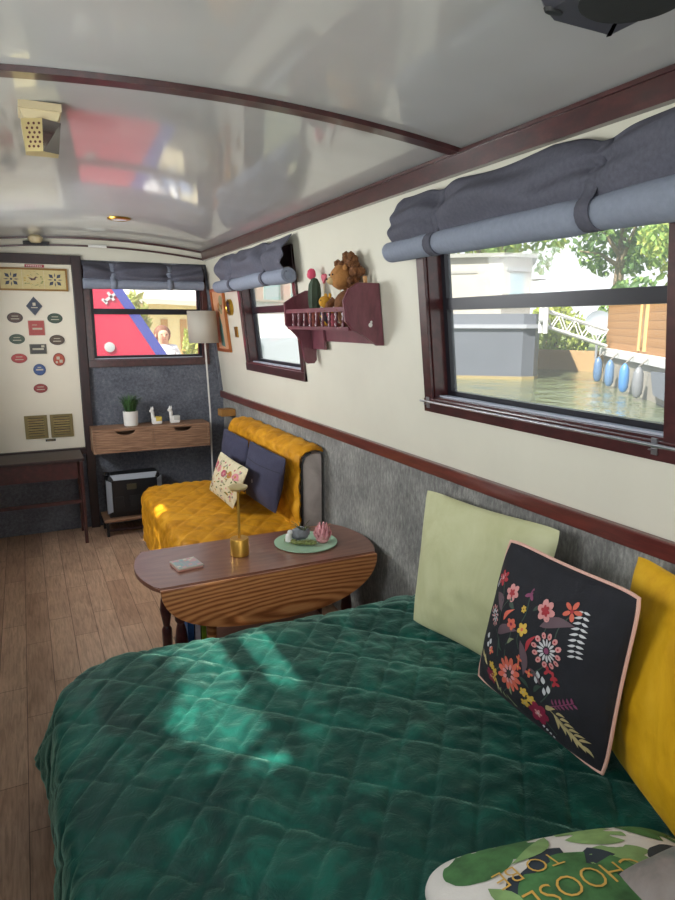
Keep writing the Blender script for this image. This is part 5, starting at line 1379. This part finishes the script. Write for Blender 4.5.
# white boat and brick house seen through the second side window
t = thing('white_barge', 'long white barge seen through the window behind the wall shelf', 'boat', (6.9, 19.5, WZ))
mw = plain('white_barge_paint', '#f0eeea', .5, var=.04, vscale=1)
bm = B(); box(bm, 4.6, 9.0, 18.0, 21.0, WZ - .03, 1.05); finish(bm, 'hull', plain('pale_blue_grey_hull', '#cfd4dc', .5), t, smooth=False)
bm = B(); box(bm, 4.7, 8.9, 18.2, 20.8, 1.05, 2.08); finish(bm, 'cabin', mw, t, smooth=False)
bm = B(); box(bm, 4.6, 9.0, 18.1, 20.9, 2.08, 2.14); finish(bm, 'cabin_roof', plain('beige_roof', '#b0a294', .6), t, smooth=False)
bm = B(); box(bm, 5.95, 6.2, 17.97, 18.0, .55, 1.0, 0)
for k in range(4): box(bm, 5.95, 6.2, 17.95, 17.97, .58 + k * .11, .62 + k * .11, 0)
finish(bm, 'boarding_ladder', plain('dark_ladder', '#77787c', .5), t, smooth=False)
t = thing('brick_house', 'pale brick house with shuttered windows beyond the white barge', 'house', (9, 30, .6))
bm = B(); box(bm, 6.2, 14.5, 30, 36, .25, 3.9); finish(bm, 'wall', plain('pale_brick', '#b79c90', .8, var=.08, vscale=8), t, smooth=False)
for x in (9.2, 10.6, 12.0, 13.3):
    bm = B(); box(bm, x, x + .85, 29.94, 30, 2.5, 3.4)
    f_ = finish(bm, 'house_window', plain('teal_shutter', '#8fa5a2', .5), t, smooth=False)
    bm = B(); box(bm, x + .1, x + .75, 29.92, 29.94, 2.57, 3.33); finish(bm, 'pane', plain('grey_window_glass', '#9fb0b4', .15), f_, smooth=False)

# red boat beyond the bulkhead window
t = thing('red_boat_cabin', 'red steel boat cabin with blue edge band outside bulkhead window', 'boat', (0.2, 6.6, WZ))
f = lambda a, b, h: V((a, 6.2 + h, b))
bm = B(); prism(bm, [(-1.6, WZ), (1.643, WZ), (0.712, 1.84), (0.494, 2.2), (-1.6, 2.2)], f, 0, 1.3); finish(bm, 'cabin_side', plain('bright_red_paint', '#dc3c58', .4), t, smooth=False)
bm = B(); prism(bm, [(1.643, WZ), (1.76, WZ), (0.805, 1.84), (0.58, 2.2), (0.494, 2.2), (0.712, 1.84)], f, -0.015, 1.3); finish(bm, 'edge_band', plain('royal_blue_paint', '#4a5cb0', .4), t, smooth=False)
bm = B(); lathe(bm, V((0.706, 6.199, 1.255)), [(0, 0), (0.045, 0), (0.045, 0.006), (0.02, 0.008), (0, 0.008)], 24, ax=(0, -1, 0)); finish(bm, 'round_badge', plain('badge_white', '#c9cfcf', .5), t)
bm = B(); m0 = (0.74, 1.69)
for (a, b) in (((-.05, -.03), (.06, .05)), ((-.02, .05), (.03, -.02)), ((-.07, -.01), (-.03, -.05))): prism(bm, [(m0[0] + x, m0[1] + y) for x, y in stroke([a, b], .012)], f, -0.006, -0.001)
finish(bm, 'white_emblem', plain('emblem_white', '#d9d9d9', .5), t, smooth=False)
# towpath, pale house, hedge, person
bm = B(); box(bm, 1.4, 4.3, 7.9, 24.5, WZ - .3, 0.62); bm2 = bm
struct(finish(bm, 'towpath_ground', plain('pale_gravel_path', '#c2b694', .9, var=.15, vscale=8), smooth=False))
t = thing('pale_house', 'pale yellow house with low roof beyond the towpath', 'house', (4, 14.5, .45))
bm = B(); box(bm, 2.2, 4.2, 14.0, 18, .625, 1.86); finish(bm, 'wall', plain('pale_yellow_render', '#dccfa4', .7, var=.05), t, smooth=False)
bm = B(); hexa(bm, [(1.9, 13.7, 1.88), (4.4, 13.7, 1.78), (1.9, 18.2, 2.5), (4.4, 18.2, 2.4), (1.9, 13.7, 1.98), (4.4, 13.7, 1.88), (1.9, 18.2, 2.6), (4.4, 18.2, 2.5)]); finish(bm, 'roof', plain('pale_roof', '#c4bfb4', .6), t, smooth=False)
for x in (2.65, 3.05):
    bm = B(); box(bm, x, x + .14, 13.97, 14.0, .625, 1.55); finish(bm, 'door_post', plain('tan_timber', '#b08a56', .6), t, smooth=False)
bush('yellow green shrub beside the pale house', (1.72, 11.5, 1.25), (.26, .4, .8), 500, P3, 21, 'shrubs by the towpath')
bush('bright shrub behind the floor lamp shade outside', (2.92, 11.8, 1.05), (.28, .4, .45), 500, P3, 22, 'shrubs by the towpath')
tree('leafy tree behind the pale house', (3.0, 22.6, .45), 2.9, (2.1, 1.4, 1.2), 1500, .16, P1, 31, .2, 'trees by the towpath')

# person sitting on the towpath
def person(base, label):
    b = V(base); t = thing('person', label, 'person', base)
    J = {'pelvis': (0, 0, .12), 'belly': (0, .0, .28), 'chest': (0, -.01, .44), 'neck': (0, -.01, .57), 'head': (0, -.03, .68), 'top': (0, -.02, .77),
         'shl': (-.16, -.01, .51), 'ell': (-.22, -.06, .29), 'hal': (-.10, -.24, .22), 'shr': (.16, -.01, .51), 'elr': (.22, -.06, .29), 'har': (.10, -.25, .22),
         'hpl': (-.09, -.02, .11), 'knl': (-.30, -.30, .16), 'ftl': (-.02, -.36, .06), 'hpr': (.09, -.02, .11), 'knr': (.30, -.30, .16), 'ftr': (.06, -.42, .06)}
    R = {'pelvis': .13, 'belly': .115, 'chest': .135, 'neck': .05, 'head': .095, 'top': .07, 'shl': .06, 'ell': .042, 'hal': .03, 'shr': .06, 'elr': .042, 'har': .03, 'hpl': .09, 'knl': .065, 'ftl': .045, 'hpr': .09, 'knr': .065, 'ftr': .045}
    E = [('pelvis', 'belly'), ('belly', 'chest'), ('chest', 'neck'), ('neck', 'head'), ('head', 'top'), ('chest', 'shl'), ('shl', 'ell'), ('ell', 'hal'), ('chest', 'shr'), ('shr', 'elr'), ('elr', 'har'), ('pelvis', 'hpl'), ('hpl', 'knl'), ('knl', 'ftl'), ('pelvis', 'hpr'), ('hpr', 'knr'), ('knr', 'ftr')]
    for sd_, hd in ((-1, 'hal'), (1, 'har')):
        hx, hy, hz = J[hd]
        for q_, (fx, fl_) in enumerate(((-.028, .055), (-.010, .066), (.009, .062), (.027, .048))):
            a_, b_, c_ = 'f%s%da' % (hd, q_), 'f%s%db' % (hd, q_), 'f%s%dc' % (hd, q_)
            J[a_] = (hx + fx, hy - .035, hz); J[b_] = (hx + fx * 1.1, hy - .035 - fl_ * .55, hz - .004); J[c_] = (hx + fx * 1.15, hy - .035 - fl_ * .9, hz - .022)
            for n_ in (a_, b_, c_): R[n_] = .009
            E += [(hd, a_), (a_, b_), (b_, c_)]
        a_, b_ = 't%sa' % hd, 't%sb' % hd
        J[a_] = (hx - sd_ * .04, hy - .015, hz + .004); J[b_] = (hx - sd_ * .058, hy - .05, hz - .006); R[a_] = .012; R[b_] = .009; E += [(hd, a_), (a_, b_)]
    names = list(J); me = bpy.data.meshes.new('body'); me.from_pydata([J[n] for n in names], [(names.index(a), names.index(c)) for a, c in E], [])
    o = bpy.data.objects.new('body', me); COL.objects.link(o); o.parent = t
    sk = o.modifiers.new('skin', 'SKIN'); ss = o.modifiers.new('sub', 'SUBSURF'); ss.levels = ss.render_levels = 2
    for i, n in enumerate(names): me.skin_vertices[0].data[i].radius = (R[n], R[n])
    me.skin_vertices[0].data[0].use_root = True
    # split of materials by height: white top, blue legs, skin
    q = NT('person_clothes'); q.set(Roughness=.8)
    tc = q.add('ShaderNodeTexCoord'); sp = q.add('ShaderNodeSeparateXYZ'); q.link(tc.outputs['Object'], sp.inputs[0])
    r = q.ramp(sp.outputs['Z'], [(0.0, '#6c7fa0'), (0.205, '#6c7fa0'), (0.21, '#e0e0e2'), (0.555, '#e0e0e2'), (0.56, '#c99c80')]); r.node.color_ramp.interpolation = 'CONSTANT'
    q.link(r, q.b.inputs['Base Color']); me.materials.append(q.m)
    bm = B(); ball(bm, b + V((0, .025, .70)), (.115, .105, .125), 3); tube(bm, [b + V((-.02, .07, .68)), b + V((-.04, .09, .55)), b + V((-.03, .10, .42))], [.09, .085, .04], 12)
    finish(bm, 'hair', plain('brown_hair', '#6d4630', .7), t)
    for s_ in (-1, 1):
        bm = B(); ball(bm, b + V((s_ * .034, -.112, .695)), (.013, .008, .008), 2); finish(bm, 'eye', plain('eye_dark', '#2c2220', .3), t)
        bm = B(); ball(bm, b + V((s_ * .095, -.02, .68)), (.012, .018, .028), 2); finish(bm, 'ear', plain('ear_skin', '#c99c80', .6), t)
    bm = B(); tube(bm, [b + V((0, -.118, .70)), b + V((0, -.136, .668)), b + V((0, -.122, .660))], [.008, .014, .012], 8); finish(bm, 'nose', plain('nose_skin', '#c4947a', .6), t)
    bm = B(); ball(bm, b + V((0, -.112, .632)), (.024, .008, .007), 2); finish(bm, 'mouth', plain('lips', '#a8625a', .5), t)
    return t
person((1.72, 9.0, 0.62), 'seated person with long brown hair and white top outside')

# unseen tree added on left bank; leaves and gaps shape the sun patches
bm = B(); box(bm, -30, -0.95, -20, 40, -0.3, 0.35)
struct(finish(bm, 'left_bank_ground', plain('left_bank_grass', '#67743c', .9, var=.2), smooth=False))
SUNDIR = V((-0.90, -0.30, 1.05)).normalized()
t = thing('sun_dapple_tree', 'unseen leafy tree added outside the left windows to dapple the sun', 'tree', (-3.4, 2.6, .35))
bm = B(); tube(bm, [(-3.4, 2.6, .33), (-3.2, 2.55, 2.2), (-2.6, 2.5, 3.8)], [.16, .13, .08], 10)
tube(bm, [(-3.1, 2.55, 2.6), (-2.4, 1.9, 3.3), (-1.7, 1.2, 3.4)], [.08, .05, .02], 8); tube(bm, [(-3.1, 2.55, 2.6), (-2.3, 3.2, 3.3), (-1.6, 3.9, 3.3)], [.08, .05, .02], 8)
finish(bm, 'trunk', plain('dapple_tree_bark', '#6c5c48', .9), t)
bm = B(); rr = random.Random(77)
def bough(yc0, yc1, zc0, zc1, n, size, gaps):
    """leaves scattered where sun rays through the window pass, at 1.2 to 2.0 m out"""
    for k in range(n):
        y = rr.uniform(yc0, yc1); z = rr.uniform(zc0, zc1); d = rr.uniform(1.3, 2.1)
        if any(((y - g[0]) / g[2]) ** 2 + ((z - g[1]) / g[3]) ** 2 < 1 for g in gaps): continue
        p = V((-0.42, y, z)) + SUNDIR * d
        a, b = rr.uniform(0, 2 * pi), rr.uniform(-.4, 1); dd = V((cos(a) * sqrt(1 - b * b), sin(a) * sqrt(1 - b * b), b)); u = dd.orthogonal().normalized(); w = dd.cross(u); s = size * rr.uniform(.6, 1.2)
        f = bm.faces.new([bm.verts.new(q) for q in (p - u * s, p + w * s * .5, p + u * s, p - w * s * .5)]); f.material_index = 0
bough(0.5, 2.05, 1.05, 1.95, 2600, .05, [(1.403, 1.37, 0.17, 0.125), (1.336, 1.29, 0.13, 0.09), (1.651, 1.41, 0.12, 0.13), (1.532, 1.64, 0.12, 0.12), (1.37, 1.64, 0.075, 0.1), (1.185, 1.416, 0.07, 0.1), (1.031, 1.448, 0.05, 0.075), (0.927, 1.624, 0.05, 0.075), (1.483, 1.44, 0.09, 0.1)])
bough(2.6, 4.3, 1.05, 1.95, 2800, .05, [(3.07, 1.567, 0.09, 0.09), (3.05, 1.44, 0.09, 0.08), (3.12, 1.36, 0.07, 0.07), (3.28, 1.66, 0.09, 0.09)])
finish(bm, 'foliage', [LG[0]], t, smooth=False)

# ------------------------------------------------------------------ camera
cam_d = bpy.data.cameras.new('camera'); cam = bpy.data.objects.new('camera', cam_d); COL.objects.link(cam)
cam_d.sensor_fit = 'HORIZONTAL'; cam_d.sensor_width = 36; cam_d.lens = 36 * 640 / 675; cam_d.clip_start = 0.02; cam_d.clip_end = 300
pitch = math.atan(127 / 640); yaw = math.atan(316.5 / math.hypot(640, 127))
cam.location = (0, 0, 1.47); cam.rotation_euler = (pi / 2 - pitch, 0, -yaw)
SC.camera = cam

# ------------------------------------------------------------------ light
sd = bpy.data.lights.new('sun', 'SUN'); sd.energy = 15.0; sd.angle = math.radians(0.7); sd.color = (1, .95, .86)
so = bpy.data.objects.new('sun', sd); COL.objects.link(so); so.rotation_euler = SUNDIR.to_track_quat('Z', 'Y').to_euler(); so.location = (-6, 0, 8)

def fill_light(name, loc, rot, sx, sy, e, col=(0.98, 0.99, 1.0)):
    d = bpy.data.lights.new(name, 'AREA'); d.shape = 'RECTANGLE'; d.size = sx; d.size_y = sy; d.energy = e; d.color = col
    o = bpy.data.objects.new(name, d); COL.objects.link(o); o.location = loc; o.rotation_euler = rot; return o
# daylight lamps added to brighten the cabin, outside unseen windows and bow doorway
fill_light('left_window_fill', (-0.56, 1.46, 1.48), (0, -pi / 2, 0), 0.5, 0.95, 18)
fill_light('left_window_fill', (-0.56, 3.60, 1.48), (0, -pi / 2, 0), 0.5, 0.95, 42)
fill_light('left_window_fill', (-0.56, -0.20, 1.48), (0, -pi / 2, 0), 0.5, 1.05, 8)
fill_light('bow_door_fill', (0.47, -1.35, 0.95), (pi / 2, 0, 0), 0.68, 1.75, 20)

w = bpy.data.worlds.new('sky'); SC.world = w; w.use_nodes = True
nt = w.node_tree; bg = nt.nodes['Background']
tc = nt.nodes.new('ShaderNodeTexCoord'); sp = nt.nodes.new('ShaderNodeSeparateXYZ'); rp = nt.nodes.new('ShaderNodeValToRGB')
nt.links.new(tc.outputs['Generated'], sp.inputs[0]); nt.links.new(sp.outputs['Z'], rp.inputs['Fac'])
rp.color_ramp.elements[0].position = 0.0; rp.color_ramp.elements[0].color = (1.0, 1.0, 1.0, 1)
rp.color_ramp.elements[1].position = 0.8; rp.color_ramp.elements[1].color = (0.72, 0.86, 1.0, 1)
nt.links.new(rp.outputs['Color'], bg.inputs['Color']); bg.inputs['Strength'].default_value = 1.45

SC.view_settings.view_transform = 'Standard'; SC.view_settings.look = 'None'; SC.view_settings.gamma = 1.0; SC.view_settings.exposure = 0.0
SC.view_settings.use_curve_mapping = False
SC.cycles.use_denoising = True; SC.cycles.max_bounces = 10; SC.cycles.diffuse_bounces = 6; SC.cycles.transparent_max_bounces = 16
SC.cycles.sample_clamp_indirect = 6.0
